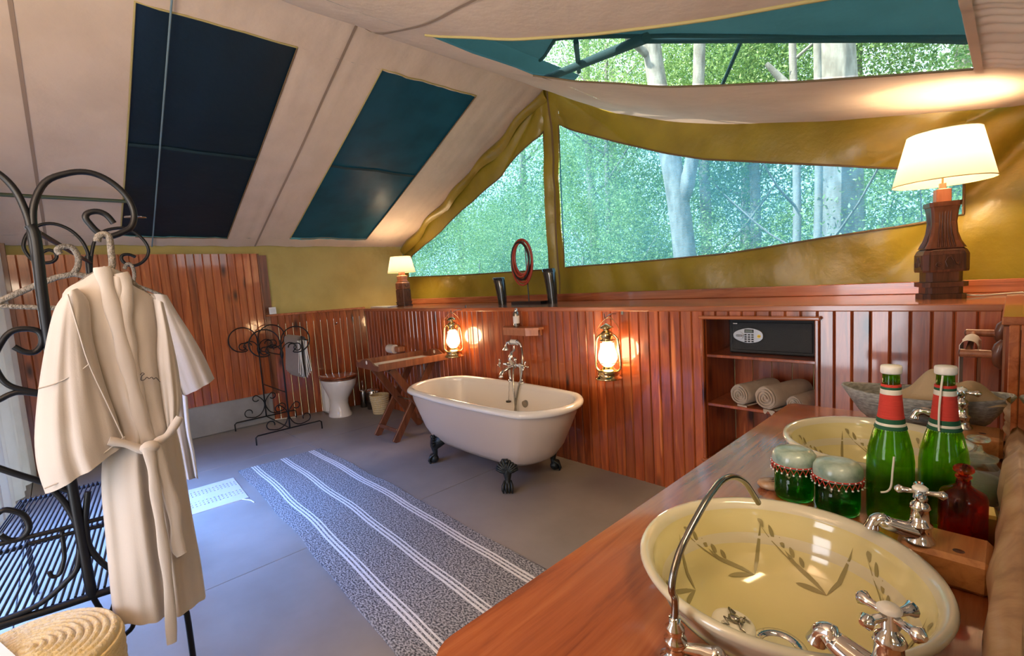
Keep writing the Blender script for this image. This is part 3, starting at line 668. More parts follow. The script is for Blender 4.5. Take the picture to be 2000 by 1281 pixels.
def claw(sx, sy):
    X = Matrix.Translation((sx*.40, sy*.20, 0)) @ Matrix.Rotation(math.atan2(sy, sx*.9), 4, 'Z')
    g = G(); g.X = X
    g.tube([(-.03, 0, .2), (.02, 0, .17), (.05, 0, .12), (.045, 0, .085), (.055, 0, .05)], [.045, .05, .028, .02, .028], 12)
    g.ball((.055, 0, .035), .035, 14, (1, .95, 1))
    for k in (-1, -.33, .33, 1): g.tube([(.05, k*.02, .075), (.085, k*.03, .055), (.094, k*.032, .028), (.085, k*.03, .004)], [.009, .011, .01, .005], 6)
    fo = []
    for k in range(-5, 6):
        a = k*.27; L_ = .105-.006*abs(k)
        g.tube([(.055, 0, .135), (.050+.012, math.sin(a)*L_*.5, .14+math.cos(a)*L_*.5), (.045, math.sin(a)*L_, .14+math.cos(a)*L_*.85)], [.012, .014, .008], 6)
    g.ball((.062, 0, .215), .016, 8)
    g.build('claw_foot', 'castiron', tub)
for sx in (-1, 1):
    for sy in (-1, 1): claw(sx, sy)
G().tube([(.13, .285, .455), (.13, .262, .452)], .028, 18).build('overflow_plate', 'pewter', tub)

# tub tap with hand shower
tp = thing('bath_shower_mixer', 'chrome bath mixer tap with telephone hand shower on the tub rim', 'tap', (-2.80, 2.665, .60))
for sx in (-.068, .062):
    g = G(); g.lathe([(.027, 0), (.027, .006), (.017, .012), (.013, .03), (.013, .12), (.018, .13), (.013, .14), (.016, .155), (.0, .165)], 16, (sx, 0, 0)); g.build('pillar', 'chrome', tp)
g = G(); g.tube([(-.11, 0, .14), (.085, 0, .14)], .016, 12); g.ball((0, 0, .14), .03, 12); g.ball((0, 0, .185), .024, 12)
g.tube([(0, 0, .14), (0, -.03, .16), (0, -.05, .20), (0, -.03, .245), (0, 0, .26), (0, 0, .30)], [.022, .02, .022, .016, .012, .009], 10); g.build('mixer_body', 'chrome', tp)
g = G(); g.tube(smooth_pts([(-.02, 0, .13), (-.03, -.05, .12), (-.04, -.1, .1), (-.04, -.125, .075), (-.04, -.128, .055)], 4), [.014]*9+[.016]*4+[.02]*4, 12); g.build('spout', 'chrome', tp)
def xhandle(parent, c, ax, L_=.034, r=.0065, ball=.0095, mt='chrome', name='cross_handle', phase=.4):
    ax = Vector(ax).normalized(); u = ax.orthogonal().normalized(); v = ax.cross(u); g = G(); C = Vector(c)
    g.tube([C-ax*.012, C+ax*.008], [.012*L_/.034, .009*L_/.034], 12)
    for k in range(4):
        a = PI/2*k+phase; d = u*math.cos(a)+v*math.sin(a)
        g.tube([C, C+d*L_*.35, C+d*L_*.75, C+d*L_, C+d*(L_+ball*.7)], [r, r*.75, r*.9, ball, ball*.35], 10)
    return g.build(name, mt, parent)
for sx in (-1, 1):
    G().tube([(sx*.085, 0, .14), (sx*.12, -.02, .145)], .01, 10).build('valve_stem', 'chrome', tp)
    xhandle(tp, (sx*.135-(0.02 if sx < 0 else 0), -.03, .15), (sx, -.5, .2))
g = G(); g.tube([(-.06, 0, .315), (.06, 0, .315)], .008, 8); g.torus((-.05, 0, .318), .013, .004, 'X', 14, 6); g.torus((.05, 0, .318), .013, .004, 'X', 14, 6); g.build('cradle', 'chrome', tp)
hs = G(); hs.tube([(-.045, 0, .333), (.05, 0, .337), (.075, 0, .32), (.085, 0, .295)], [.012, .015, .01, .009], 12)
hs.tube([(-.045, 0, .333), (-.075, -.005, .325), (-.085, -.01, .295)], [.012, .011, .01], 10); hs.lathe([(.01, 0), (.014, -.012), (.032, -.032), (.03, -.038), (.001, -.038)], 16, (-.085, -.01, .298)); hs.build('hand_shower', 'chrome', tp)
G().tube([(-.03, 0, .335), (.035, 0, .335)], [.017, .017], 12).build('handle_grip', 'whitecap', tp)
G().tube(smooth_pts([(.087, 0, .29), (.11, -.02, .22), (.11, -.04, .08), (.08, -.07, -.06), (.055, -.09, -.22), (.06, -.10, -.24), (.07, -.095, -.2), (.05, -.08, -.05), (.02, -.05, .08), (.01, -.02, .14)], 6), .0075, 8).build('hose', 'pewter', tp)
g = G()
for i in range(26): g.ball((-.025+.001*math.sin(i), -.05-.001*i, .05-.0075*i), .0032, 6)
ch = g.build('plug_chain', 'pewter', tp); G().tube([(-.025, -.078, -.145), (-.025, -.078, -.155)], .022, 16).build('plug', 'darkplastic', ch)

# ================================================================== WALL SHELF, BOTTLE
ws = thing('soap_shelf', 'small wedge-shaped wooden shelf on the back wall above the tub', 'shelf', (-2.79, YB-.016, 1.03))
G().prism([(-.19, 0), (-.19, -.06), (-.13, -.12), (.13, -.12), (.22, -.06), (.22, 0)], 0, .018).build('shelf_board', 'lwood', ws)
G().prism([(-.13, -.02), (.20, -.02), (.20, .0), (-.13, .0)], -.05, 0).build('back_rail', 'lwood', ws)
G().prism([(-.13, -.118), (.13, -.118), (.215, -.062), (.205, -.055), (.125, -.105), (-.13, -.105)], -.045, 0).build('front_rail', 'lwood', ws)
G().tube([(-.19, -.03, .009), (-.205, -.03, .009)], .012, 10).build('peg', 'chrome', ws)
bt = thing('soap_bottle', 'slim silver bottle standing on the shelf above the tub', 'bottle', (-2.815, 2.725, 1.049))
G().lathe([(.024, 0), (.026, .01), (.026, .11), (.018, .125), (.011, .13)], 16).build('bottle_body', 'pewter', bt)
G().lathe([(.013, .128), (.013, .152), (.0, .155)], 12).build('cap', 'chrome', bt)
G().lathe([(.0266, .03), (.0266, .09)], 16).build('label', 'white', bt)

# ================================================================== LANTERNS
def lantern(x, y, z, rz, label, k=1.0):
    t_ = thing('hurricane_lantern', label, 'lantern', (x, y, z), rz, 'brass lanterns on the back wall'); t_.scale = (k, k, k)
    G().lathe([(.0, 0), (.088, 0), (.092, .006), (.088, .014), (.074, .02), (.072, .045), (.078, .05), (.078, .056), (.05, .066), (.04, .072), (.038, .085), (.032, .09), (.0, .09)], 36).build('fuel_tank', 'brass', t_)
    G().lathe([(.034, .088), (.05, .105), (.066, .14), (.066, .165), (.052, .21), (.045, .255), (.041, .262)], 32, cap=False).build('globe', 'lampglass', t_)
    G().lathe([(.0, .1), (.022, .1), (.044, .125), (.052, .155), (.046, .2), (.036, .235), (.02, .245), (.0, .246)], 28).build('light_bulb', 'bulb', t_)
    G().lathe([(.040, .258), (.048, .262), (.048, .27), (.036, .275), (.042, .28), (.043, .315), (.032, .325), (.022, .33), (.024, .34), (.05, .35), (.044, .358), (.022, .37), (.008, .378), (.0, .379)], 28).build('chimney', 'brass', t_)
    g = G()
    for i in range(16): a = 2*PI*i/16; g.ball((.0485*math.cos(a), .0485*math.sin(a), .2665), .004, 6)
    g.build('vent_holes', 'darkplastic', t_)
    for s_ in (-1, 1):
        G().tube(smooth_pts([(s_*.06, 0, .05), (s_*.085, 0, .075), (s_*.088, 0, .13), (s_*.083, 0, .2), (s_*.074, 0, .27), (s_*.05, 0, .3), (s_*.036, 0, .3)], 4), .0075, 8).build('side_tube', 'brass', t_)
    g = G(); g.torus((0, 0, .115), .073, .0022, 'Z', 28, 5)
    for q in (0, 1): g.tube([(.07*math.cos(.6+q*PI/2), .07*math.sin(.6+q*PI/2), .115), (0, 0, .17), (-.07*math.cos(.6+q*PI/2), -.07*math.sin(.6+q*PI/2), .115)], .002, 5)
    g.build('wire_guard', 'brass', t_)
    G().tube(smooth_pts([(-.08, 0, .25), (-.075, .03, .34), (-.03, .045, .40), (.0, .05, .415), (.03, .045, .40), (.075, .03, .34), (.08, 0, .25)], 4), .0025, 6).build('bail_handle', 'brass', t_)
    l = bpy.data.lights.new('lantern_light', 'POINT'); l.energy = 17; l.color = (1, .62, .3); l.shadow_soft_size = .09
    o = bpy.data.objects.new('lantern_light', l); COL.objects.link(o); o.location = (x-.0, y-.0, z+.17*k); 
    return t_
lantern(-1.885, 2.665, .722, .25, 'brass hurricane lantern lit, hanging right of the tub')
lantern(-3.625, 2.665, .752, .9, 'brass hurricane lantern lit, hanging beyond the tub by the tray')
for (x, z, lb) in ((-1.885, 1.135, 'small steel hook holding the lantern right of the tub'), (-3.60, 1.165, 'small steel hook holding the lantern beyond the tub')):
    h = thing('lantern_hook', lb, 'hook', (x, YB-.016, z), 0, 'lantern hooks')
    G().box((.05, .0, .04), (.018, .004, .05), .001).build('back_plate', 'pewter', h)
    G().tube(smooth_pts([(.0, 0, .02), (0, -.05, .025), (0, -.10, .015), (0, -.125, .0), (0, -.135, .012), (0, -.14, .035)], 4), .003, 6).build('hook_wire', 'pewter', h)

# ================================================================== TOILET + NEIGHBOURS
to = thing('toilet', 'white ceramic toilet with dark wooden seat against the left wall', 'toilet', (-5.40, 2.27, 0), .15)
g = G(); g.ring([[(cx+a_*math.cos(t), b2*math.sin(t), z) for t in [2*PI*i/28 for i in range(28)]] for cx, a_, b2, z in ((0, .15, .125, 0), (0, .15, .125, .02), (-.01, .135, .11, .05), (-.01, .115, .095, .14), (0, .12, .1, .2), (.02, .16, .135, .28), (.03, .205, .17, .36), (.03, .225, .185, .42), (.03, .222, .182, .435))], cap=(True, True)); g.build('bowl', 'ceramic', to)
G().box((-.2, 0, .22), (.12, .16, .42), .03).build('waste_outlet', 'ceramic', to)
def oval(cx, a_, b2, z, n=32): return [(cx+a_*math.cos(t), b2*math.sin(t), z) for t in [2*PI*i/n for i in range(n)]]
g = G(); g.ring([oval(.03, .222, .185, .437), oval(.03, .236, .197, .441), oval(.03, .236, .197, .452), oval(.03, .225, .188, .458)], cap=(True, True)); g.build('seat', 'dwood', to)
g = G(); g.ring([oval(.03, .226, .19, .460), oval(.03, .24, .2, .465), oval(.03, .24, .2, .474), oval(.03, .2, .16, .482), oval(.03, .05, .04, .486)], cap=(True, True)); g.build('lid', 'board', to)
br = thing('toilet_brush', 'chrome toilet brush holder on the floor right of the toilet', 'brush', (-5.50, 2.62, 0))
G().lathe([(.042, 0), (.045, .004), (.045, .19), (.043, .2), (.0, .2)], 20).build('holder', 'pewter', br)
G().lathe([(.045, .2), (.046, .206), (.02, .212), (.004, .215), (.004, .3), (.007, .305), (.007, .33), (.0, .335)], 14).build('brush_handle', 'chrome', br)
bn = thing('pedal_bin', 'small chrome pedal bin behind the straw waste basket', 'bin', (-5.33, 2.66, 0))
G().lathe([(.075, 0), (.078, .004), (.078, .2), (.074, .21)], 24).build('bin_body', 'pewter', bn)
G().lathe([(.079, .207), (.08, .215), (.065, .235), (.0, .245)], 24).build('lid', 'chrome', bn)
bk = thing('straw_waste_basket', 'small coiled straw waste basket under the tray stand', 'basket', (-5.05, 2.6, 0))
pr = []
for i in range(19): z = .22*i/18; pr.append((.082+.028*i/18+.005*(i % 2), z))
G().lathe(pr+[(.10, .22), (.075, .01), (0, .01)], 32, smooth=False).build('coiled_body', 'straw2', bk)
tr = thing('toilet_roll_holder', 'wooden toilet roll holder with paper on the back wall', 'paper holder', (-4.83, YB-.016, .75))
G().box((.09, -.045, 0), (.10, .09, .065), .012).build('arm', 'lwood', tr)
G().tube([(-.12, -.07, 0), (.05, -.07, 0)], .012, 10).build('spindle', 'lwood', tr)
g = G(); g.tube([(-.10, -.07, 0), (.03, -.07, 0)], .05, 24); g.build('paper_roll', 'paper', tr)
hk = thing('wall_hook', 'small black hook screwed to the left board wall', 'hook', (-5.70, 2.45, 1.045))
G().tube([(-.02, 0, 0), (.03, -.01, 0), (.05, -.012, .015)], .006, 6).build('hook_arm', 'iron', hk); G().ball((.05, -.012, .018), .011, 8).build('hook_tip', 'chrome', hk)
cdz = thing('small_card', 'small white printed card leaning above the left board rail', 'card', (-5.83, 1.785, ZL+.022))
G().box((0, 0, .04), (.003, .075, .078), rot=Matrix.Rotation(-.1, 3, 'Y')).build('card_sheet', 'white', cdz)
for i in range(5): G().box((.0035, 0, .02+.009*i), (.0008, .05, .002), rot=Matrix.Rotation(-.1, 3, 'Y')).build('print_line', mat('grey_print', (.4, .4, .42), .7) if i == 0 else bpy.data.materials['grey_print'], cdz)
npz = thing('folded_newspaper', 'flat folded paper lying on the left end of the back ledge', 'paper', (-5.42, 2.95, ZL))
for k in range(3): G().box((.004*k, .004*k, .004+.005*k), (.42, .13, .004), .001, rz=.03*k).build('paper_fold', 'white', npz)

# ================================================================== TOWEL RACK (small iron)
def spiral_curve(c, r0, r1, a0, a1, n=20):
    return [(c[0]+lerp(r0, r1, i/n)*math.cos(lerp(a0, a1, i/n)), c[1]+lerp(r0, r1, i/n)*math.sin(lerp(a0, a1, i/n))) for i in range(n+1)]
trk = thing('iron_towel_rack', 'black wrought iron towel rack with scrolled ends', 'towel rack', (-5.03, 1.58, 0), .0)
def scroll_end(parent, xo):
    P2 = lambda L_: [(xo, y, z) for y, z in L_]
    # base bar with bent feet
    G().tube(P2([(-.32, 0), (-.32, .075), (-.30, .09), (0, .09), (.30, .09), (.32, .075), (.32, 0)]), .007, 8).build('base_bar', 'iron', parent)
    G().tube(P2([(0, .09), (0, .86)]), .008, 8).build('post', 'iron', parent)
    G().lathe([(.008, .80), (.016, .83), (.018, .86), (.008, .90)], 10, (xo, 0, 0)).build('collar', 'iron', parent)
    for s_ in (-1, 1):
        big = [(0, .86), (s_*.005, .95)]+[(s_*p[0], p[1]) for p in spiral_curve((.155, .97), .15, .12, PI, -PI*.62, 22)]+[(s_*p[0], p[1]) for p in spiral_curve((.1, .905), .045, .03, -PI*.1, PI*1.0, 8)]
        G().tube(smooth_pts(P2(big), 2), .0062, 6).build('top_scroll', 'iron', parent)
        sm = [(0, .88), (s_*.03, .93), (s_*.08, .955), (s_*.13, .94)]+[(s_*p[0], p[1]) for p in spiral_curve((.155, .90), .04, .03, PI*.45, -PI*1.2, 12)]
        G().tube(smooth_pts(P2(sm), 2), .0055, 6).build('inner_scroll', 'iron', parent)
        lo = [(s_*p[0], p[1]) for p in spiral_curve((.085, .31), .03, .035, -PI*.8, PI*.6, 10)]+[(s_*.03, .30), (s_*.005, .25), (s_*.012, .19), (s_*.05, .13), (s_*.11, .105), (s_*.18, .12)]+[(s_*p[0], p[1]) for p in spiral_curve((.17, .165), .045, .032, -PI*.3, PI*1.1, 12)]
        G().tube(smooth_pts(P2(lo), 2), .0055, 6).build('base_scroll', 'iron', parent)
scroll_end(trk, 0); scroll_end(trk, -.75)
for y, z in ((0, .09), (0, .46), (0, .84), (.27, .955)): G().tube([(0, y, z), (-.75, y, z)], .006, 8).build('cross_rod', 'iron', trk)
# taupe towel draped over the right rod
tw = thing('folded_towel', 'taupe towel with white edges folded over the iron rack', 'towel', (-5.32, 1.82, .955))
g = G()
for k in range(4):
    o_ = .012+.011*k
    def F(a, b, o_=o_, k=k):
        s_ = lerp(-1, 1, b); ln = .40-.02*k
        if abs(s_) < .12: ang = s_/.12*PI/2; return (lerp(-.2, .2, a), math.sin(ang)*o_, math.cos(ang)*o_)
        q = (abs(s_)-.12)/.88; return (lerp(-.2, .2, a), math.copysign(o_+.012*q+.006*math.sin(q*5+k), s_), -q*ln)
    g.grid(F, 8, 30)
g.build('towel_layers', 'greytowel', tw)
g = G()
for k in range(4):
    o_ = .012+.011*k; ln = .40-.02*k
    for s_ in (-1, 1): g.tube([(.201, s_*(o_+.012*q+.006*math.sin(q*5+k)), -q*ln) for q in [i/12 for i in range(13)]], .004, 5)
g.build('white_edges', 'whitetrim', tw)

# ================================================================== BUTLER TRAY
tyx, tyy = -4.06, 2.38
ts = thing('folding_tray_stand', 'folding crossed-leg wooden stand carrying the butler tray', 'tray stand', (tyx, tyy, 0), .0)
def plank(g, a, b, wd, th): 
    a = Vector(a); b = Vector(b); d = (b-a); L_ = d.length; z = d.normalized(); x = Vector((1, 0, 0)); y = z.cross(x)
    g.box((a+b)/2, (th, wd, L_), .003, rot=Matrix((x, y, z)).transposed()); return g
for xx, k in ((-.22, 0), (.13, 0), (-.185, 1), (.165, 1)):
    s_ = 1 if k == 0 else -1
    plank(G(), (xx, -.24*s_, .0), (xx, .24*s_, .70), .07, .024).build('leg', 'dwood', ts)
G().box((-.045, -.205, .1), (.33, .016, .036), .003).build('foot_rail', 'dwood', ts); G().box((-.01, .205, .1), (.33, .016, .036), .003).build('foot_rail', 'dwood', ts)
G().box((-.045, .235, .685), (.37, .02, .035), .003).build('top_rail', 'dwood', ts); G().box((-.01, -.235, .685), (.37, .02, .035), .003).build('top_rail', 'dwood', ts)
G().tube([(-.26, 0, .35), (.2, 0, .35)], .006, 8).build('pivot_bolt', 'pewter', ts)
for yy in (-.2, .2): G().box((.02, yy*0, .695), (.03, .42, .003)).build('webbing_strap', 'dwood', ts) if yy > 0 else None
ty = thing('butler_tray', 'dark wooden butler tray with raised handle ends', 'tray', (tyx+.0, tyy-.01, .705), -.06)
G().box((0, 0, .006), (.46, .70, .012), .002).build('tray_bottom', 'lwood', ty)
for s_ in (-1, 1): G().box((s_*.235, 0, .032), (.014, .72, .064), .003).build('side_board', 'dwood', ty)
for s_ in (-1, 1):
    pl_ = [(-.24, 0), (.24, 0), (.24, .045)]+[(x, .045+.045*math.exp(-(x/.13)**4)) for x in [.24-.48*i/16 for i in range(1, 16)]]+[(-.24, .045)]
    e_ = G().prism(pl_, s_*.36-.007, s_*.36+.007, 1).build('handle_end', 'dwood', ty)
    G().tube([(0, s_*.36-.0085, .062), (0, s_*.36+.0085, .062)], .018, 14).build('hand_hole', 'whitecap', e_)
G().grid(lambda a, b: (lerp(-.18, .2, a), lerp(-.31, .3, b), .016+.004*nz3(a*3, b*5, 0)), 8, 10).build('tray_cloth', 'cottonblue', ty)

# ================================================================== LEDGE OBJECTS
def horn(x, y, lean, label, h=.262):
    t_ = thing('horn_cup', label, 'horn cup', (x, y, ZL), 0, 'black horn cups on the ledge')
    g = G(); rings = []
    for i in range(9):
        q = i/8; r = .044+.018*q; rings.append([(lean*q*q+r*math.cos(a), r*.9*math.sin(a), h*q) for a in [2*PI*j/22 for j in range(22)]])
    for i in range(5):
        q = 1-i/5; r = .039+.018*q; rings.append([(lean*q*q+r*math.cos(a), r*.9*math.sin(a), h*q+.003) for a in [2*PI*j/22 for j in range(22)]])
    g.ring(rings, cap=(True, True)); g.build('cup_wall', 'black', t_); return t_
horn(-3.455, 3.17, -.035, 'shorter black polished horn cup left of the beaded necklace stand')
horn(-2.835, 3.21, -.03, 'taller black polished horn cup right of the beaded necklace stand', .31)
nk = thing('necklace_stand', 'black stand displaying a coil of red beaded necklaces', 'necklace', (-3.10, 3.20, ZL), .0)
G().prism([(-.2, -.06), (.2, -.08), (.2, .08), (-.2, .06)], 0, .028).build('stand_base', 'black', nk)
G().tube([(-.02, 0, .028), (-.03, 0, .52)], .006, 8).build('stand_rod', 'black', nk)
for i in range(7):
    rr = .118+.014*(i % 4)-.004*i; zz = .425-.012*(i % 4)
    G().torus((-.045+.006*math.sin(i*2), -.02-.006*i, zz), 1, .0095, 'Y', 40, 8, (rr*.92, rr*1.42), Matrix.Rotation(.08*math.sin(i*3), 3, 'Y')).build('bead_ring', 'redbead' if i != 6 else 'blackbead', nk)
G().box((-.045, -.03, .57), (.035, .05, .02), .005).build('clip', 'blackbead', nk)

# lamps
def sq(rx, z, ch=.15, ry=None):
    ry = ry or rx; c = ch*rx; return [(rx-c, -ry, z), (rx, -ry+c, z), (rx, ry-c, z), (rx-c, ry, z), (-rx+c, ry, z), (-rx, ry-c, z), (-rx, -ry+c, z), (-rx+c, -ry, z)]
def shade(t_, r0, r1, z0, z1, e):
    m = M['shade'].copy(); m.name = 'lit_lamp_shade'; t, N, L = nt(m); b = N['Principled BSDF']; out = N['Material Output']
    tr_ = N.new('ShaderNodeBsdfTranslucent'); tr_.inputs[0].default_value = (.3, .235, .19, 1); mx = N.new('ShaderNodeMixShader'); mx.inputs[0].default_value = .55
    L.new(b.outputs[0], mx.inputs[1]); L.new(tr_.outputs[0], mx.inputs[2]); L.new(mx.outputs[0], out.inputs[0])
    M['lshade'] = m
    n = 48; g = G()
    g.ring([[(r*math.cos(a), r*math.sin(a), z) for a in [2*PI*i/n for i in range(n)]] for r, z in ((r0, z0), (r1, z1))]); g.build('lamp_shade', 'lshade', t_)
    for zz_, rr_ in ((z0, r0), (z1, r1)): G().torus((0, 0, zz_), rr_, .0022, 'Z', n, 5).build('shade_rim', 'trim', t_)
    g = G(); g.torus((0, 0, z1-.02), .015, .003, 'Z', 12, 5)
    for k in range(3): a = k*2*PI/3+.4; g.tube([(0.015*math.cos(a), .015*math.sin(a), z1-.02), (r1*math.cos(a), r1*math.sin(a), z1)], .002, 5)
    g.tube([(0, 0, z0-.03), (0, 0, z1-.02)], .004, 6); g.build('shade_holder', 'brass', t_)
    G().ball((0, 0, (z0+z1)/2+.0), .03, 12, (1, 1, 1.2)).build('light_bulb', 'bulb', t_)
    l = bpy.data.lights.new('lamp_light', 'POINT'); l.energy = e*.8; l.color = (1, .72, .44); l.shadow_soft_size = .05
    o = bpy.data.objects.new('lamp_light', l); COL.objects.link(o); o.location = Vector(t_.location)+Vector((0, 0, (z0+z1)/2))
lr = thing('table_lamp', 'large carved dark wood table lamp lit at the right end of the ledge', 'table lamp', (-.248, 3.2, ZL), .35, 'carved table lamps')
def stack(t_, name, rows, mt): 
    g = G(); g.ring([sq(r, z, c) for r, z, c in rows], cap=(True, True), smooth=False); return g.build(name, mt, t_)
stack(lr, 'plinth', ((.083, 0, .3), (.083, .022, .3), (.072, .024, .3), (.072, .055, .3), (.088, .057, .3), (.088, .08, .3), (.07, .083, .3), (.07, .13, .3)), 'carved')
bx_ = stack(lr, 'carved_block', ((.086, .13, .22), (.088, .14, .22), (.088, .215, .22), (.08, .235, .22), (.07, .245, .22)), 'carved')
stack(lr, 'flared_neck', ((.078, .245, .2), (.062, .28, .2), (.052, .32, .2), (.048, .37, .2), (.052, .42, .2), (.056, .445, .2), (.060, .447, .2), (.062, .468, .2)), 'dwood')
stack(lr, 'upper_neck', ((.029, .468, .2), (.029, .53, .2), (.012, .535, .2), (.012, .56, .2)), 'lwood')
for f in range(4):
    R4 = Matrix.Rotation(f*PI/2, 4, 'Z')
    for q in range(-2, 3):
        g = G(); g.X = R4; g.tube([(q*.011, -.05, .435), (q*.010, -.046, .37), (q*.0115, -.053, .32), (q*.0135, -.064, .28), (q*.016, -.077, .25)], .0036, 6); g.build('flute', 'carved', lr)
    g = G(); g.X = R4
    g.box((0, -.089, .178), (.105, .004, .07)); g.tube([(x, -.092, .178+z) for x, z in [(-.035, -.015)]+[(-.032+.011*math.cos(a), -.012+.011*math.sin(a)) for a in [PI*1.8*i/10 for i in range(10)]]], .0025, 5)
    g.tube([(.0, -.092, .20), (.012, -.092, .205), (.02, -.092, .19), (.03, -.092, .165), (.045, -.092, .16), (.047, -.092, .175), (.035, -.092, .178)], .003, 5)
    g.tube([(.0, -.092, .155), (-.008, -.092, .18), (0, -.092, .2)], .003, 5); g.build('carved_panel', 'carved', bx_)
shade(lr, .195, .14, .565, .80, 50)
tag(G().tube(smooth_pts([(-.17, 3.22, ZL+.012), (-.1, 3.24, ZL+.006), (-.02, 3.34, ZL+.006), (.06, 3.42, ZL+.006), (.2, 3.46, ZL+.006)], 5), .0045, 6).build('lamp_cord', 'whitecap'), 'white lamp cord lying on the ledge beside the large lamp', 'cord')
ll = thing('table_lamp', 'small carved wooden table lamp lit at the left end of the ledge', 'table lamp', (-5.28, 3.17, ZL), .25, 'carved table lamps')
stack(ll, 'plinth', ((.078, 0, .12), (.078, .018, .12), (.07, .02, .12), (.07, .04, .12), (.076, .042, .12), (.076, .052, .12)), 'carved')
b1 = stack(ll, 'carved_block', ((.068, .052, .12), (.068, .2, .12), (.06, .206, .12), (.06, .215, .12)), 'carved')
b2_ = stack(ll, 'upper_block', ((.066, .215, .12), (.066, .285, .12), (.055, .3, .12), (.055, .31, .12)), 'dwood')
stack(ll, 'collar', ((.05, .31, .2), (.046, .33, .2), (.05, .345, .2), (.05, .375, .2), (.032, .385, .2), (.03, .42, .2)), 'lwood')
for f in range(4):
    R4 = Matrix.Rotation(f*PI/2, 4, 'Z')
    g = G(); g.X = R4; g.tube([(0, -.07, .175), (-.02, -.07, .15), (-.035, -.07, .11), (-.02, -.07, .08), (.02, -.07, .08), (.035, -.07, .11), (.02, -.07, .15), (0, -.07, .175)], .003, 5); g.tube([(-.02, -.07, .1), (0, -.07, .14), (.02, -.07, .1)], .003, 5); g.build('carved_panel', 'carved', b1)
    g = G(); g.X = R4
    for q in (-2, -1, 1, 2): g.tube([(q*.006, -.067, .235), (q*.019, -.067, .27)], .003, 5)
    g.build('carved_fan', 'carved', b2_)
shade(ll, .172, .125, .42, .615, 28)

# ================================================================== COUNTER
CX0, CX1, CY0, CY1, CZ = -.60, .20, .335, 2.07, .87
SK = [(-.259, .823, .223), (-.248, 1.558, .216)]
import bmesh
def counter_mesh():
    # slab with rounded front corners and two round sink holes cut out
    pl_ = [(CX1, CY0), (CX1, CY1), (CX0+.02, CY1), (CX0, CY1-.02)]
    r = .06
    pl_ += [(CX0+r-r*math.cos(a), CY0+r-r*math.sin(a)) for a in [PI/2*i/6 for i in range(7)]]
    g = G(); g.prism(pl_, CZ-.05, CZ, 2); me = g.mesh('slab', M['counter']); o = bpy.data.objects.new('slab', me); COL.objects.link(o)
    bvl = o.modifiers.new('b', 'BEVEL'); bvl.width = .012; bvl.segments = 3; bvl.limit_method = 'ANGLE'
    cut = []
    for x, y, r_ in SK:
        g = G(); g.lathe([(r_*.84, CZ-.1), (r_*.84, CZ+.1)], 64, (x, y, 0)); c = g.build('cutter', 'counter'); cut.append(c)
        b_ = o.modifiers.new('x', 'BOOLEAN'); b_.operation = 'DIFFERENCE'; b_.object = c; b_.solver = 'EXACT'
    dg = bpy.context.evaluated_depsgraph_get(); me2 = bpy.data.meshes.new_from_object(o.evaluated_get(dg))
    for c in cut: bpy.data.objects.remove(c)
    bpy.data.objects.remove(o); return me2
vc = thing('washstand_counter', 'long reddish wooden washstand counter with two round basins', 'counter', (-.2, 1.2, 0))
o = G().build('worktop', 'counter', vc, world=True, me=counter_mesh()); 
for x in (-.52, .1):
    for y in (.42, 1.99): G().box((x, y, .41), (.07, .07, .82), .005).build('leg', 'dwood', vc, world=True)
G().box((-.21, 1.2, .18), (.66, 1.6, .03), .004).build('lower_shelf', 'dwood', vc, world=True)
G().box((-.555, 1.2, .785), (.02, 1.5, .07), .003).build('apron', 'dwood', vc, world=True)
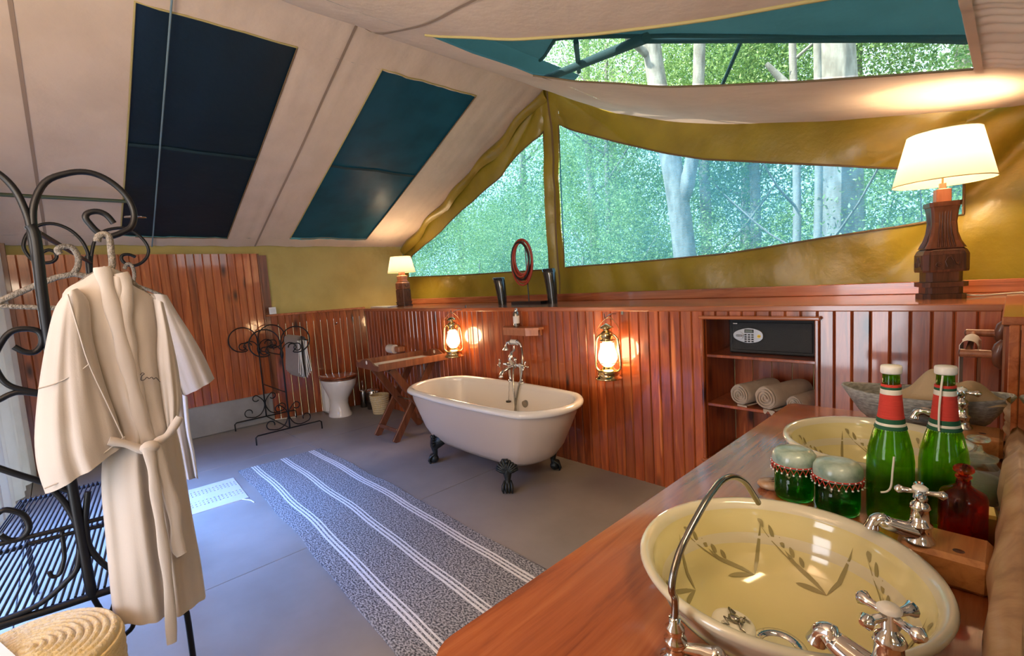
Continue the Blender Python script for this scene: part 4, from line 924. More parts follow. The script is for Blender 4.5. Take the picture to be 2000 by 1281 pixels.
def basin(x, y, r, label, seed):
    t_ = thing('wash_basin', label, 'basin', (x, y, CZ), 0, 'round glazed basins')
    rz0 = .06
    G().lathe([(.045, -.120), (r*.5, -.105), (r*.72, -.064), (r*.80, -.02), (r*.82, .0), (r*.90, .03), (r*.985, .052), (r, .06), (r*.985, .066), (r*.95, .066), (r*.915, .058), (r*.9, .05)], 72, cap=False).build('rim', 'basin', t_)
    prof = [(r*.9, .05), (r*.885, .035), (r*.86, .028), (r*.83, -.0), (r*.76, -.040), (r*.62, -.070), (r*.42, -.090), (r*.2, -.095), (.036, -.097)]
    g = G(); n = 72; g.ring([[(a*math.cos(2*PI*i/n), a*math.sin(2*PI*i/n), z) for i in range(n)] for a, z in prof]); g.build('bowl_interior', 'basin_in', t_)
    def surf(q, rr):   # point on inner wall at radius rr, angle q
        z = interp(rr/r, [.2, .42, .62, .76, .83, .86, .885], [-.095, -.090, -.070, -.040, 0, .028, .035]); rr -= .0012
        return Vector((rr*math.cos(q), rr*math.sin(q), z+.0008))
    rnd = random.Random(seed); g = G()
    def leaf(q0, r0, q1, r1, wd, bend=0):
        pts = []
        for i in range(9):
            t = i/8; q = lerp(q0, q1, t)+bend*math.sin(PI*t); rr = lerp(r0, r1, t); a = surf(q, rr*r); tq = (math.sin(PI*t)**.7)*wd
            d = (surf(q+.02, rr*r)-a).normalized(); e2 = (surf(q, rr*r+.003)-a).normalized(); tn = Vector(((q1-q0), (r1-r0)*2.2)); tn.normalize()
            nn = (d*(-tn.y)+e2*tn.x); pts.append((a-nn*tq, a+nn*tq))
        g.ring([[p[0], p[1]] for p in pts], closed_u=False)
    for k in range(7):
        q = 2*PI*k/7+rnd.uniform(-.15, .15)+.4
        leaf(q, .66, q+.5, .8, .0042, .02); leaf(q, .66, q+.36, .66, .0045, .03); leaf(q, .66, q-.12, .86, .0038)
        leaf(q+.1, .7, q+.75, .86, .0012, .05)
        for i in range(5):
            qq = q+.3+.1*i; rr = .76+.022*i; leaf(qq, rr, qq+.05, rr+.03, .004)
    g.build('painted_leaves', 'paint', t_)
    d = G(); d.lathe([(.044, -.0955), (.040, -.092), (.026, -.094), (.024, -.108), (.0, -.108)], 36); dr_ = d.build('drain', 'chrome', t_)
    h = G()
    for i in range(6): h.tube([(.014*math.cos(i*PI/3), .014*math.sin(i*PI/3), -.108), (.014*math.cos(i*PI/3), .014*math.sin(i*PI/3), -.1073)], .0056, 10)
    h.tube([(0, 0, -.108), (0, 0, -.1073)], .0056, 10); h.build('drain_holes', 'darkplastic', dr_)
    return t_
basin(*SK[0], 'near round cream basin with painted leaf pattern', 3)
basin(*SK[1], 'far round cream basin behind the green bottles', 5)
# soap with little frog
sp_ = thing('round_soap', 'round ivory soap plug with a small metal frog in the near basin', 'soap', (-.331, .812, .7775), .3)
sp_.rotation_euler = (0, .16, .1)
G().lathe([(.034, 0), (.037, .004), (.036, .010), (.028, .014), (.0, .015)], 32).build('soap_disc', 'soap', sp_)
g = G(); g.ball((0, 0, .02), .009, 10, (1.3, 1, .6)); g.ball((.012, 0, .023), .006, 8)
for s_ in (-1, 1):
    g.tube([(-.006, s_*.006, .02), (-.014, s_*.014, .024), (-.004, s_*.018, .017), (-.016, s_*.022, .016)], .0022, 5); g.tube([(.01, s_*.006, .02), (.016, s_*.014, .018), (.024, s_*.014, .016)], .0018, 5); g.ball((.015, s_*.0045, .028), .0022, 6)
g.build('metal_frog', 'pewter', sp_)

# taps on wood blocks
def tapblock(x, y, label, rz=0, d=(.12, .1, .058)):
    t_ = thing('wooden_tap_block', label, 'wood block', (x, y, CZ), rz, 'wood blocks under the taps')
    o = G().box((0, 0, d[2]/2), d, .008).build('block', 'block', t_); G().lathe([(.008, 0), (.006, .0008), (0, .001)], 10, (.02, -.025, d[2])).build('knot', 'carved', t_); return t_
def pillar_tap(x, y, z, rz, label, reach=.11, k=1.0):
    t_ = thing('pillar_tap', label, 'tap', (x, y, z), rz, 'pillar taps'); t_.scale = (k,)*3
    G().lathe([(.026, 0), (.026, .005), (.02, .012), (.018, .03), (.021, .034), (.021, .038), (.016, .042), (.015, .068), (.018, .072), (.014, .08), (.008, .086), (.008, .1), (.0, .1)], 20).build('tap_body', 'chrome', t_)
    P = smooth_pts([(0, 0, .018), (-.03, 0, .026), (-.06, 0, .036), (-reach*.8, 0, .044), (-reach*.97, 0, .04), (-reach*1.05, 0, .022)], 4)
    G().tube(P, [lerp(.019, .011, min(1, i/12)) for i in range(len(P)-2)]+[.013, .0135], 14).build('spout', 'chrome', t_)
    h = xhandle(t_, (0, 0, .103), (0, 0, 1), .034, .0062, .0098); G().lathe([(.0125, .0), (.013, .003), (.009, .0065), (.0, .0075)], 16, (0, 0, .109)).build('porcelain_button', 'soap', h)
    return t_
tapblock(-.07, 1.062, 'pine block behind the near basin under its rear tap')
pillar_tap(-.100, 1.035, CZ+.058, .55, 'chrome cross-head tap between the near basin and red bottle', .08, .86)
tapblock(-.03, .61, 'pine block beside the near basin under its front tap')
pillar_tap(-.085, .63, CZ+.058, -.15, 'chrome cross-head tap at the front of the near basin', .075, .94)
tapblock(-.065, 1.80, 'pine block behind the far basin in front of the stone bowl', 0, (.12, .12, .06))
pillar_tap(-.09, 1.80, CZ+.06, .35, 'chrome cross-head tap in front of the stone bowl', .1)
# swan neck tap
sw = thing('swan_neck_tap', 'tall thin swan-neck drinking water tap left of the near basin', 'tap', (-.318, .582, CZ), 0)
G().lathe([(.022, 0), (.022, .004), (.014, .01), (.012, .02), (.016, .026), (.016, .032), (.01, .038), (.013, .044), (.013, .05), (.008, .056), (.008, .064), (.0, .064)], 18).build('tap_base', 'chrome', sw)
pn = [on(0, -.318, *p) for p in ((1313, 1200), (1312, 1150), (1318, 1110), (1335, 1060), (1372, 990), (1392, 960), (1412, 937), (1435, 931), (1455, 942), (1470, 964), (1481, 982))]
b0 = Vector((-.318, .582, CZ)); loc = [p-b0 for p in pn]; loc = [Vector((0, p.y, p.z)) for i, p in enumerate(loc)]
# neck: planar curve leaving the base and arching over the basin
G().tube(smooth_pts([Vector((0, 0, .062)), Vector((0, .003, .09))]+loc[1:], 4), .0052, 10).build('neck', 'pewter', sw)
g = G(); g.tube([(0, 0, .02), (.03, .012, .022), (.045, .018, .02)], [.007, .009, .012], 10); g.ball((.05, .02, .02), .013, 12); g.build('lever', 'chrome', sw)
g = G(); g.tube([(0, 0, .03), (-.01, .018, .034)], [.008, .006], 8); g.ball((-.012, .022, .035), .009, 10); g.build('side_knob', 'chrome', sw)

# ---------------- bottles and jars
def wbottle(x, y, label, string_in=False, k=1.0):
    t_ = thing('green_bottle', label, 'bottle', (x, y, CZ), 0, 'green water bottles'); t_.scale = (k,)*3
    pr = [(.0, .004), (.025, .0), (.035, .002), (.0385, .01), (.039, .05), (.039, .13), (.036, .155), (.029, .185), (.0225, .205), (.019, .225), (.016, .26), (.0145, .285), (.014, .305)]
    inn = [(r-.0028, max(z, .006)) for r, z in pr[3:]]
    g = G(); g.lathe(pr+[(.013, .307)]+[(r, z) for r, z in inn[::-1]]+[(.0, .008)], 48); g.build('glass_body', 'green', t_)
    G().lathe([(.0, .0085), (.034, .0095), (.0355, .05), (.0355, .066), (.0, .066)], 40).build('water', 'water', t_) if False else None
    def R_(z): return interp(z, [p[1] for p in pr[3:]], [p[0] for p in pr[3:]])
    for z0_, z1_, mt in ((.196, .203, 'threadg'), (.203, .208, 'threadw'), (.208, .217, 'threadg'), (.217, .265, 'threadr'), (.265, .275, 'threadw'), (.275, .280, 'threadg'), (.280, .285, 'threadr')):
        n_ = max(1, round((z1_-z0_)/.0024)); g = G(); pp = []
        for i in range(n_*2+1):
            z = lerp(z0_, z1_, i/(n_*2)); pp.append((R_(z)+.0014+(.0008 if i % 2 else 0), z))
        g.lathe(pp, 36); g.build('thread_wrap', mt, t_)
    g = G()
    for i in range(36): a = 2*PI*i/36; g.ball((.0232*math.cos(a)*1.04, .0232*math.sin(a)*1.04, .1945), .0017, 6)
    g.build('bead_ring', 'bead', t_)
    G().lathe([(.0, .306), (.0, .306), (.0165, .3065), (.0175, .309), (.0175, .319), (.0165, .322), (.0, .323)], 28).build('cap', 'whitecap', t_)
    return t_
wb1 = wbottle(-.166, 1.215, 'green glass bottle with red thread neck beside the lidded jars', k=1.03)
wb2 = wbottle(-.087, 1.265, 'green glass bottle with red thread neck behind the red bottle', k=1.02)
vt = lambda dx, dy: (dx, dy)
d1 = Vector((.166, -1.215, 0)).normalized(); s1 = Vector((d1.y, -d1.x, 0))
G().tube(smooth_pts([d1*.042-s1*.006+Vector((0, 0, .15)), d1*.0425-s1*.004+Vector((0, 0, .12)), d1*.0425-s1*.002+Vector((0, 0, .09)), d1*.0425+s1*.004+Vector((0, 0, .078)), d1*.043+s1*.014+Vector((0, 0, .074))], 4), .0019, 6).build('white_string', 'threadw', wb1)
d2 = Vector((.087, -1.265, 0)).normalized(); s2 = Vector((d2.y, -d2.x, 0))
G().tube(smooth_pts([d2*.0185+s2*.004+Vector((0, 0, .306)), d2*.019+s2*.006+Vector((0, 0, .28)), d2*.0235+s2*.008+Vector((0, 0, .24)), d2*.027+s2*.008+Vector((0, 0, .205)), d2*.0275+s2*.007+Vector((0, 0, .198))], 4), .0019, 6).build('white_string', 'threadw', wb2)
def jar(x, y, label, r=.041, h=.088):
    t_ = thing('lidded_glass_jar', label, 'jar', (x, y, CZ), 0, 'green lidded jars')
    g = G(); g.lathe([(.0, .003), (r*.8, .0), (r*.95, .003), (r, .012), (r, h), (r-.003, h), (r-.003, .014), (r*.85, .008), (0, .008)], 40); g.build('glass_body', 'greenj', t_)
    G().lathe([(r+.004, h-.006), (r+.005, h+.004), (r+.004, h+.018), (r-.002, h+.027), (r*.6, h+.031), (.0, h+.030)], 36).build('lid', 'felt', t_)
    pts = []
    for i in range(48): a = 2*PI*i/48; pts.append(((r+.0055)*math.cos(a), (r+.0055)*math.sin(a), h-(.004 if i % 2 else .017)))
    G().tube(pts, .0013, 5, True).build('red_zigzag', 'threadr', t_)
    G().torus((0, 0, h-.002), r+.0052, .0014, 'Z', 48, 5).build('red_band', 'threadr', t_)
    g = G()
    for i in range(24): a = 2*PI*(2*i)/48; g.ball(((r+.007)*math.cos(a), (r+.007)*math.sin(a), h-.018), .0024, 6); g.ball(((r+.007)*math.cos(a+.13), (r+.007)*math.sin(a+.13), h-.002), .0018, 6)
    g.build('white_beads', 'bead', t_); return t_
jar(-.345, 1.215, 'green glass jar with pale marbled lid nearest the painted pebble')
jar(-.255, 1.20, 'green glass jar with pale marbled lid beside the green bottles', .042, .084)
pb = thing('painted_pebble', 'brown pebble lettered in black left of the green jars', 'pebble', (-.398, 1.235, CZ), .5)
G().lathe([(.0, .0), (.03, .002), (.036, .009), (.032, .017), (.018, .0215), (.0, .0225)], 20, (0, 0, 0), 1.0, .75).build('stone', 'pebble', pb)
for i in range(3): G().tube(smooth_pts([(-.016+.003*j+.002*i, -.011+.009*i+.0022*math.sin(j*2.3+i), .0232-.0006*abs(j-5)-.0012*abs(i-1)) for j in range(11)], 2), .0009, 4).build('ink_line', 'ink', pb)
rbz = thing('red_glass_bottle', 'red glass bottle with round stopper beside the rear pine block', 'bottle', (-.052, 1.155, CZ), .3)
G().lathe([(.0, .003), (.03, .0), (.033, .003), (.034, .01), (.034, .108), (.031, .117), (.016, .126), (.0105, .132), (.0105, .14), (.008, .14), (.008, .131), (.014, .122), (.028, .113), (.031, .105), (.031, .01), (.0, .007)], 40).build('glass_body', 'redglass', rbz)
g = G(); g.lathe([(.007, .128), (.008, .142), (.012, .145), (.012, .148), (.006, .15)], 20); g.ball((0, 0, .160), .0125, 14, (1.25, 1.25, .8)); g.build('stopper', 'redglass', rbz)
wj = thing('clear_cotton_jar', 'clear glass jar of white cotton behind the green bottles', 'jar', (-.042, 1.42, CZ), 0)
G().lathe([(.0, .002), (.03, 0), (.04, .01), (.044, .04), (.04, .075), (.03, .09), (.028, .1)], 32).build('glass_body', 'clear', wj)
G().lathe([(.0, .006), (.032, .008), (.039, .03), (.037, .06), (.0, .07)], 24).build('cotton_wool', 'cottonblue', wj)
g = G(); g.lathe([(.032, .1), (.033, .106), (.015, .112), (.008, .12), (.006, .13)], 24); g.torus((0, 0, .145), .015, .005, 'Z', 20, 8); g.build('stopper', 'clear', wj)
gb = thing('gold_tin', 'small gold tin with black base by the mirror frame', 'tin', (-.022, 1.2, CZ), .1)
G().box((0, 0, .008), (.03, .05, .016), .002).build('base', 'darkplastic', gb); G().box((0, 0, .045), (.032, .052, .058), .005).build('tin_body', 'gold', gb)

# ---------------- stone bowl with cloth
sb = thing('stone_bowl', 'boat-shaped grey soapstone bowl at the far end of the counter', 'bowl', (-.185, 1.90, CZ), .12)
def boat(k, z, zt=.0): 
    out = []
    for i in range(40):
        a = 2*PI*i/40; c = math.cos(a); s_ = math.sin(a); ex = abs(c)**.9
        out.append((math.copysign(ex, c)*k*.205, s_*k*.105*(1-.15*abs(c)), z+zt*abs(c)**3))
    return out
g = G(); g.ring([boat(.3, 0), boat(.5, .01), boat(.75, .055, .0), boat(.92, .1, .01), boat(1.0, .125, .012), boat(.985, .131, .012), boat(.93, .124, .012), boat(.8, .07), boat(.5, .028), boat(.2, .02)], cap=(True, True)); g.build('bowl_wall', 'stone', sb)
cl = thing('crumpled_cloth', 'crumpled beige cloth lying in the stone bowl', 'cloth', (-.125, 1.905, CZ+.10), .12)
def cf(a, b):
    x = lerp(-.11, .125, a); y = lerp(-.07, .07, b)
    e = (1-abs(2*b-1)**2.5)
    z = e*(.085*math.exp(-((x+.035)/.045)**2)+.055*math.exp(-((x-.055)/.045)**2)+.02)+.008*nz3(x*25, y*25, 1)+.016*(1-e)
    return (x, y*(1-.35*abs(2*a-1)**3), z)
G().grid(cf, 40, 24).build('cloth_folds', 'cloth', cl)

# ---------------- mirror with live edge frame
mf = thing('live_edge_mirror', 'mirror with a wavy live-edge wooden frame leaning behind the counter', 'mirror', (0, 1.2, CZ))
def wavy(y): return .05*math.sin(y*9)+.03*math.sin(y*23+1)
def fpoly():
    up = []
    ya, yb_ = -.8, .62
    for i in range(30): y = lerp(ya, yb_, i/29); up.append((y, .115+.5*wavy(y+1)*.6))
    return [(ya, 0), (yb_, 0)]+up[::-1]
g = G(); n = 60
def fr(a, b):   # bottom rail: front face bulges with the live edge
    y = lerp(-.8, .62, a); prof = [(-.012, .0), (-.026, .01), (-.03, .05), (-.022, .10), (-.004, .118), (.018, .118), (.018, 0)]
    i = b*6; k = int(min(5, i)); f = i-k; p = [lerp(prof[k][q], prof[k+1][q], f) for q in (0, 1)]
    yw = y+1.2; wx = .003*math.sin(y*17+p[1]*30)+.002*math.sin(y*41); base = interp(yw, [.4, .6, .75, .98, 1.4, 1.85], [.0, .012, .010, .018, .024, .030]); return (min(.02, p[0]+wx*(p[0] < 0)+base), y, p[1]*(1+.35*math.sin(y*7+1)))
g.grid(fr, 90, 12); g.build('bottom_rail', 'slab', mf)
g = G(); g.grid(lambda a, b: ((-.010+.003*math.sin(a*22)+.002*math.sin(a*51))*math.sin(PI*b)+.006, .56+.09*b+.02*math.sin(a*15), .0+.15*a), 50, 8); g.build('side_rail', 'slab', mf)
G().box((.024, -.1, .40), (.008, 1.35, .8)).build('mirror_pane', 'mirror', mf)

# ---------------- peg holder with tissue at the right return
hp = thing('peg_towel_holder', 'turned wooden peg holder on the board return right of the boards', 'towel holder', (-.016, 2.42, 1.09))
for y, z in ((-.12, -.022), (.2, .012)):
    G().tube([(0, y, z), (-.105, y, z)], [.014, .0145], 14).build('peg', 'lwood', hp); G().ball((-.105, y, z), .0142, 12, (.5, 1, 1)).build('peg_end', 'dwood', hp)
    G().tube([(.004, y, z-.045), (-.006, y, z-.03), (-.012, y, z), (-.006, y, z+.03), (.004, y, z+.045)], [.012, .017, .02, .017, .012], 12).build('back_rosette', 'dwood', hp)
G().tube([(-.085, -.12, -.022), (-.085, .2, .012)], .009, 10).build('cross_dowel', 'lwood', hp)
tt = thing('hanging_towel', 'beige cloth strip hanging over the peg holder dowel', 'towel', (-.101, 2.42, 1.087))
g = G(); g.grid(lambda a, b: (lambda s_: (math.sin(s_)*.023 if abs(2*b-1) < .3 else math.copysign(.023+.004*math.sin(a*8), 2*b-1), lerp(-.095, .10, a), math.cos(s_)*.023 if abs(2*b-1) < .3 else -(abs(2*b-1)-.3)*.33))((2*b-1)/.3*PI/2), 8, 40); g.build('cloth_strip', 'paper', tt)

# ================================================================== SHOWER
sh = thing('shower_pipe', 'dark green shower pipe crossing below the left tent slope', 'shower', (-5.0, 0, 2.27))
G().tube([(0, -.45, 0), (0, .54, .0)], .014, 10).build('pipe', 'pipe', sh); G().tube([(0, .53, .01), (.0, .555, -.03), (0, .56, -.10)], .011, 8).build('drop_pipe', 'pipe', sh)
G().lathe([(.012, -.085), (.014, -.105), (.02, -.11), (.02, -.118), (.075, -.122), (.075, -.13), (.0, -.13)], 28, (0, .56, 0)).build('shower_rose', 'chrome', sh)

# ================================================================== ROBE RACK (tall iron) and robes
XN = -2.06
def pn_(x, y, X=XN): return on(0, X, x, y)
rk = thing('iron_robe_rack', 'tall black wrought iron robe rack with scrolls and a wire shelf', 'robe rack', (XN, .0, 0))
def wt(name, pts, r, mt='iron', X=XN, n=8, k=4): return G().tube(smooth_pts([pn_(*p, X) for p in pts], k), r, n).build(name, mt, rk, world=True)
wt('near_post', [(58, 440), (70, 470), (88, 617), (137, 929), (180, 1163)], .0145, n=10)
wt('scroll', [(88, 600), (74, 500), (66, 449), (66, 400), (88, 356), (129, 339), (168, 336), (203, 347), (234, 369), (254, 394), (262, 419), (258, 440), (245, 451), (214, 462), (192, 454), (175, 437), (167, 425), (172, 416), (190, 413), (208, 420), (222, 436)], .0095)
wt('scroll', [(80, 560), (64, 480), (58, 440), (48, 408), (30, 372), (0, 341), (-40, 322), (-85, 330), (-120, 370), (-125, 420), (-95, 450), (-60, 440)], .0095)
wt('scroll', [(27, 677), (48, 687), (69, 687), (82, 670), (76, 648), (48, 642), (20, 649), (0, 673), (-12, 705), (0, 735), (17, 752), (45, 761), (105, 772)], .0085)
wt('scroll', [(-60, 800), (-25, 790), (0, 780), (20, 770), (45, 766), (110, 775)], .0085)
wt('scroll', [(-40, 900), (0, 915), (43, 929), (80, 940), (140, 960)], .009)
wt('scroll', [(94, 948), (125, 980), (149, 1022), (156, 1054), (152, 1105), (133, 1132), (78, 1179), (0, 1212), (-60, 1225)], .009)
wt('scroll', [(-30, 1030), (0, 999), (23, 997), (47, 1007), (57, 1030), (43, 1050), (20, 1055), (0, 1045)], .0085)
wt('scroll', [(172, 960), (168, 999), (168, 1030), (176, 1070), (207, 1105), (250, 1130)], .009)
wt('scroll', [(121, 1038), (125, 1075), (125, 1093), (117, 1120), (102, 1126), (96, 1116)], .006)
wt('cross_rail', [(-60, 1080), (0, 1062), (100, 1038), (203, 1011), (300, 990)], .0075)
wt('cross_rail', [(55, 1062), (130, 1043), (203, 1026)], .006)
wt('cross_rail', [(-60, 1238), (0, 1220), (100, 1190), (207, 1155), (300, 1128)], .0125)
wt('leg', [(345, 1199), (362, 1195), (366, 1205), (374, 1260), (384, 1335)], .010, k=3)
wt('base_curve', [(180, 1163), (200, 1195), (215, 1200), (232, 1160), (262, 1150), (262, 1215), (243, 1240), (215, 1260)], .008)
# far end frame
XF = -3.32
def wf(name, pts, r, k=4): return wt(name, pts, r, 'iron', XF, 8, k)
wf('far_post', [(172, 500), (178, 560), (196, 720), (222, 900), (240, 1020)], .0145)
wf('scroll', [(176, 540), (173, 502), (168, 485), (157, 467), (135, 448), (105, 437), (76, 440), (55, 455), (46, 476), (50, 492), (64, 508), (82, 513), (100, 512), (110, 504), (108, 493), (95, 488), (82, 493)], .008)
wf('scroll', [(178, 540), (178, 505), (185, 470), (200, 453), (225, 446), (250, 447), (275, 463), (289, 483), (288, 500), (275, 514), (258, 519), (244, 514), (237, 505), (240, 498), (252, 497), (265, 502)], .008)
zt = pn_(74, 454).z
def rod(a, b, r, name='connecting_rod'): return G().tube([a, b], r, 8).build(name, 'iron', rk, world=True)
rod(pn_(74, 454), on(0, XF, 176, 513), .0085)
rod(pn_(110, 780), on(0, XF, 205, 770), .0085)
# wire shelf
zs = pn_(180, 1163).z; u_ = Vector((-.9915, .13, 0))
A0 = Vector((XN, .05, zs)); A1 = Vector((XN-.03, -.40, zs))
for i in range(26):
    a = A0.lerp(A1, i/25); G().tube([a+Vector((0, 0, .012)), a+u_*1.3+Vector((0, 0, .012))], .0042, 6).build('shelf_wire', 'iron', rk, world=True)
for q in (.0, .65, 1.3): rod(A0+u_*q, A1+u_*q, .009, 'shelf_bar')
for q in (A0, A1): rod(q+Vector((0, 0, -.006)), q+u_*1.3+Vector((0, 0, -.006)), .008, 'shelf_bar')
for p in (A1, A0+u_*1.3, A1+u_*1.3): rod(p, Vector((p.x, p.y, 0)), .011, 'leg')

def loft(rows, X, depth, folds=0, seed=0, mt='cotton', parent=None, name='cloth', nr=14, bulge=.6, close=True, xoff=0, sub=4):
    """rows of pixel pairs on the plane x=X -> closed hanging volume"""
    Ls = smooth_pts([on(0, X, *r[0]) for r in rows], sub); Rs = smooth_pts([on(0, X, *r[1]) for r in rows], sub); rings = []
    K = len(Ls)
    for i, (l, r_) in enumerate(zip(Ls, Rs)):
        q = i/(K-1); ring_ = []; dd = depth(q) if callable(depth) else depth
        for s_ in (1, -1):
            for j in range(nr+1):
                t = j/nr if s_ > 0 else 1-j/nr
                if s_ < 0 and j in (0, nr): continue
                p = l.lerp(r_, t); fx = math.sin(PI*t)**bulge
                f = folds*q*(math.sin(t*17+seed+q*1.5)+.5*math.sin(t*31+seed*2-q)+.6*nz3(t*5+seed, q*4, seed))*fx
                wr = .006*nz3(p.y*14+seed, p.z*9, seed+3)*fx
                ring_.append((p.x+xoff+(dd*fx*(1 if s_ > 0 else -1))+(f+wr)*(1 if s_ > 0 else .6), p.y, p.z))
        rings.append(ring_)
    g = G(); g.ring(rings, True, (True, False)); return g.build(name, mt, parent, world=parent is not None)
XR = -1.93
r1 = thing('bathrobe', 'front cream cotton kimono bathrobe with tied belt on the rack', 'bathrobe', (XR, .2, .7), 0, 'bathrobes on the iron rack')
loft([((202, 520), (232, 531)), ((160, 546), (262, 558)), ((122, 574), (300, 582)), ((130, 630), (320, 640)), ((160, 705), (326, 706)), ((186, 780), (334, 780)), ((210, 840), (342, 828)), ((200, 895), (352, 868)), ((198, 960), (363, 930)), ((205, 1040), (378, 1020)), ((212, 1120), (392, 1095)), ((222, 1216), (402, 1165))], XR, lambda q: .045+.03*q, .016, 1.0, 'cotton', r1, 'robe_body', 40)
loft([((128, 572), (150, 564)), ((108, 600), (172, 590)), ((96, 640), (178, 650)), ((84, 700), (190, 700)), ((74, 770), (206, 755)), ((68, 850), (224, 805)), ((74, 910), (233, 835)), ((89, 956), (242, 858))], XR, lambda q: .035+.025*q, .008, 3.0, 'cotton', r1, 'left_sleeve', 20, xoff=.045)
loft([((296, 584), (316, 592)), ((304, 640), (330, 650)), ((303, 700), (345, 720)), ((312, 770), (350, 775)), ((318, 810), (345, 815)), ((322, 835), (337, 840))], XR, .03, .006, 5.0, 'cotton', r1, 'right_sleeve', 12, xoff=.035)
def band(pts, X, w0, th, parent, name, mt='cotton', xoff=.0):
    P = smooth_pts([on(0, X, *p)+Vector((xoff, 0, 0)) for p in pts], 5); rings = []
    for i, p in enumerate(P):
        a = P[max(0, i-1)]; c = P[min(len(P)-1, i+1)]; t = (c-a).normalized(); s_ = Vector((1, 0, 0)).cross(t).normalized(); wv = w0*(1+.12*math.sin(i*.9))
        rings.append([p+s_*wv*math.cos(k*2*PI/10)+Vector((1, 0, 0))*th*math.sin(k*2*PI/10) for k in range(10)])
    g = G(); g.ring(rings, True, (True, True)); return g.build(name, mt, parent, world=True)
band([(196, 524), (206, 560), (222, 620), (240, 690), (258, 760), (272, 820), (284, 856)], XR, .020, .010, r1, 'collar', xoff=.062)
band([(232, 535), (243, 565), (240, 610), (246, 660), (256, 720), (268, 780), (284, 850)], XR, .018, .010, r1, 'collar', xoff=.058)
loft([((214, 540), (238, 545)), ((220, 590), (240, 590)), ((230, 640), (244, 640)), ((240, 690), (250, 690))], XR, .006, 0, 0, mat('shadowed_lining', (.5, .45, .42), .9), r1, 'inner_lining', 6, xoff=.058)
band([(208, 850), (240, 856), (280, 868), (300, 852), (320, 838), (342, 806)], XR, .012, .012, r1, 'belt', xoff=.088)
band([(279, 858), (288, 900), (296, 960), (308, 1040), (318, 1120), (324, 1222)], XR, .014, .006, r1, 'belt_tail', xoff=.115)
band([(292, 860), (312, 920), (330, 980), (336, 1040), (344, 1060)], XR, .018, .006, r1, 'belt_tail', xoff=.105)
G().ball(on(0, XR, 284, 860)+Vector((.105, 0, 0)), .022, 12, (.8, 1.2, .9)).build('belt_knot', 'cotton', r1, world=True)
for nm_, pts_ in (('sleeve_seam', [(76, 752), (110, 742), (150, 722), (172, 706)]), ('sleeve_seam', [(131, 576), (150, 640), (170, 704), (205, 780), (238, 850)]), ('sleeve_hem', [(88, 938), (140, 915), (190, 880), (238, 842)])):
    G().tube(smooth_pts([on(0, XR, *p)+Vector((.088, 0, 0)) for p in pts_], 4), .0022, 5).build(nm_, 'cotton', r1, world=True)
emb = [(268, 728), (272, 724), (276, 726), (271, 730), (270, 738), (276, 737), (281, 732), (285, 735), (290, 732), (294, 736), (298, 733), (303, 738), (306, 741)]
G().tube(smooth_pts([on(0, XR, *p)+Vector((.072, 0, 0)) for p in emb], 3), .0011, 4).build('embroidered_script', 'ink', r1, world=True)
# robe behind
XR2 = -2.75
r2 = thing('bathrobe', 'rear cream cotton bathrobe half hidden behind the front one', 'bathrobe', (XR2, .35, .7), 0, 'bathrobes on the iron rack')
loft([((262, 566), (290, 572)), ((255, 585), (332, 590)), ((262, 640), (345, 650)), ((280, 720), (350, 730)), ((300, 800), (366, 795)), ((318, 860), (374, 860)), ((340, 930), (382, 932))], XR2, .05, .010, 2.0, 'cotton', r2, 'robe_body', 24)
loft([((296, 574), (324, 577)), ((306, 610), (345, 612)), ((318, 660), (373, 655)), ((334, 710), (396, 695)), ((357, 771), (416, 738))], XR2, .04, .006, 6.0, 'cotton', r2, 'right_sleeve', 12, xoff=.03)
loft([((352, 768), (362, 772)), ((358, 830), (368, 836)), ((368, 880), (377, 884)), ((376, 925), (383, 930))], XR2, .015, .004, 8.0, 'cottonblue', r2, 'inner_edge', 8, xoff=.05)
# hangers
def hanger(X, hook, neck, armL, armR, label, r=.0085, lowL=None, lowR=None):
    t_ = thing('clothes_hanger', label, 'hanger', on(0, X, *neck), 0, 'cord-wrapped hangers')
    W_ = lambda L_: smooth_pts([on(0, X, *p) for p in L_], 4)
    G().tube(W_(hook), r, 8).build('hook', 'rope', t_, world=True)
    G().tube(W_([armL, neck, armR]), r, 8).build('arms', 'rope', t_, world=True)
    if lowL: G().tube(W_([armL, (armL[0]-3, (armL[1]+lowL[1])/2), lowL, lowR, armR]), r*.85, 8).build('bottom_bar', 'rope', t_, world=True)
    return t_
hanger(XR+.0, [(190, 472), (192, 462), (203, 457), (213, 463), (217, 490), (219, 518), (213, 527)], (213, 527), (135, 572), (290, 580), 'grey cord-wrapped hanger carrying the front bathrobe', .0095, (140, 596), (285, 598))
hanger(-2.2, [(118, 496), (112, 488), (122, 482), (140, 483), (152, 500), (152, 520), (143, 535)], (143, 535), (4, 586), (235, 572), 'empty grey cord-wrapped hanger on the near end of the rack', .0095, (8, 598), (200, 600))
hanger(XR2-.2, [(243, 525), (248, 516), (256, 517), (262, 532), (261, 548), (256, 556)], (256, 556), (225, 580), (320, 578), 'brown cord-wrapped hanger carrying the rear bathrobe', .008)

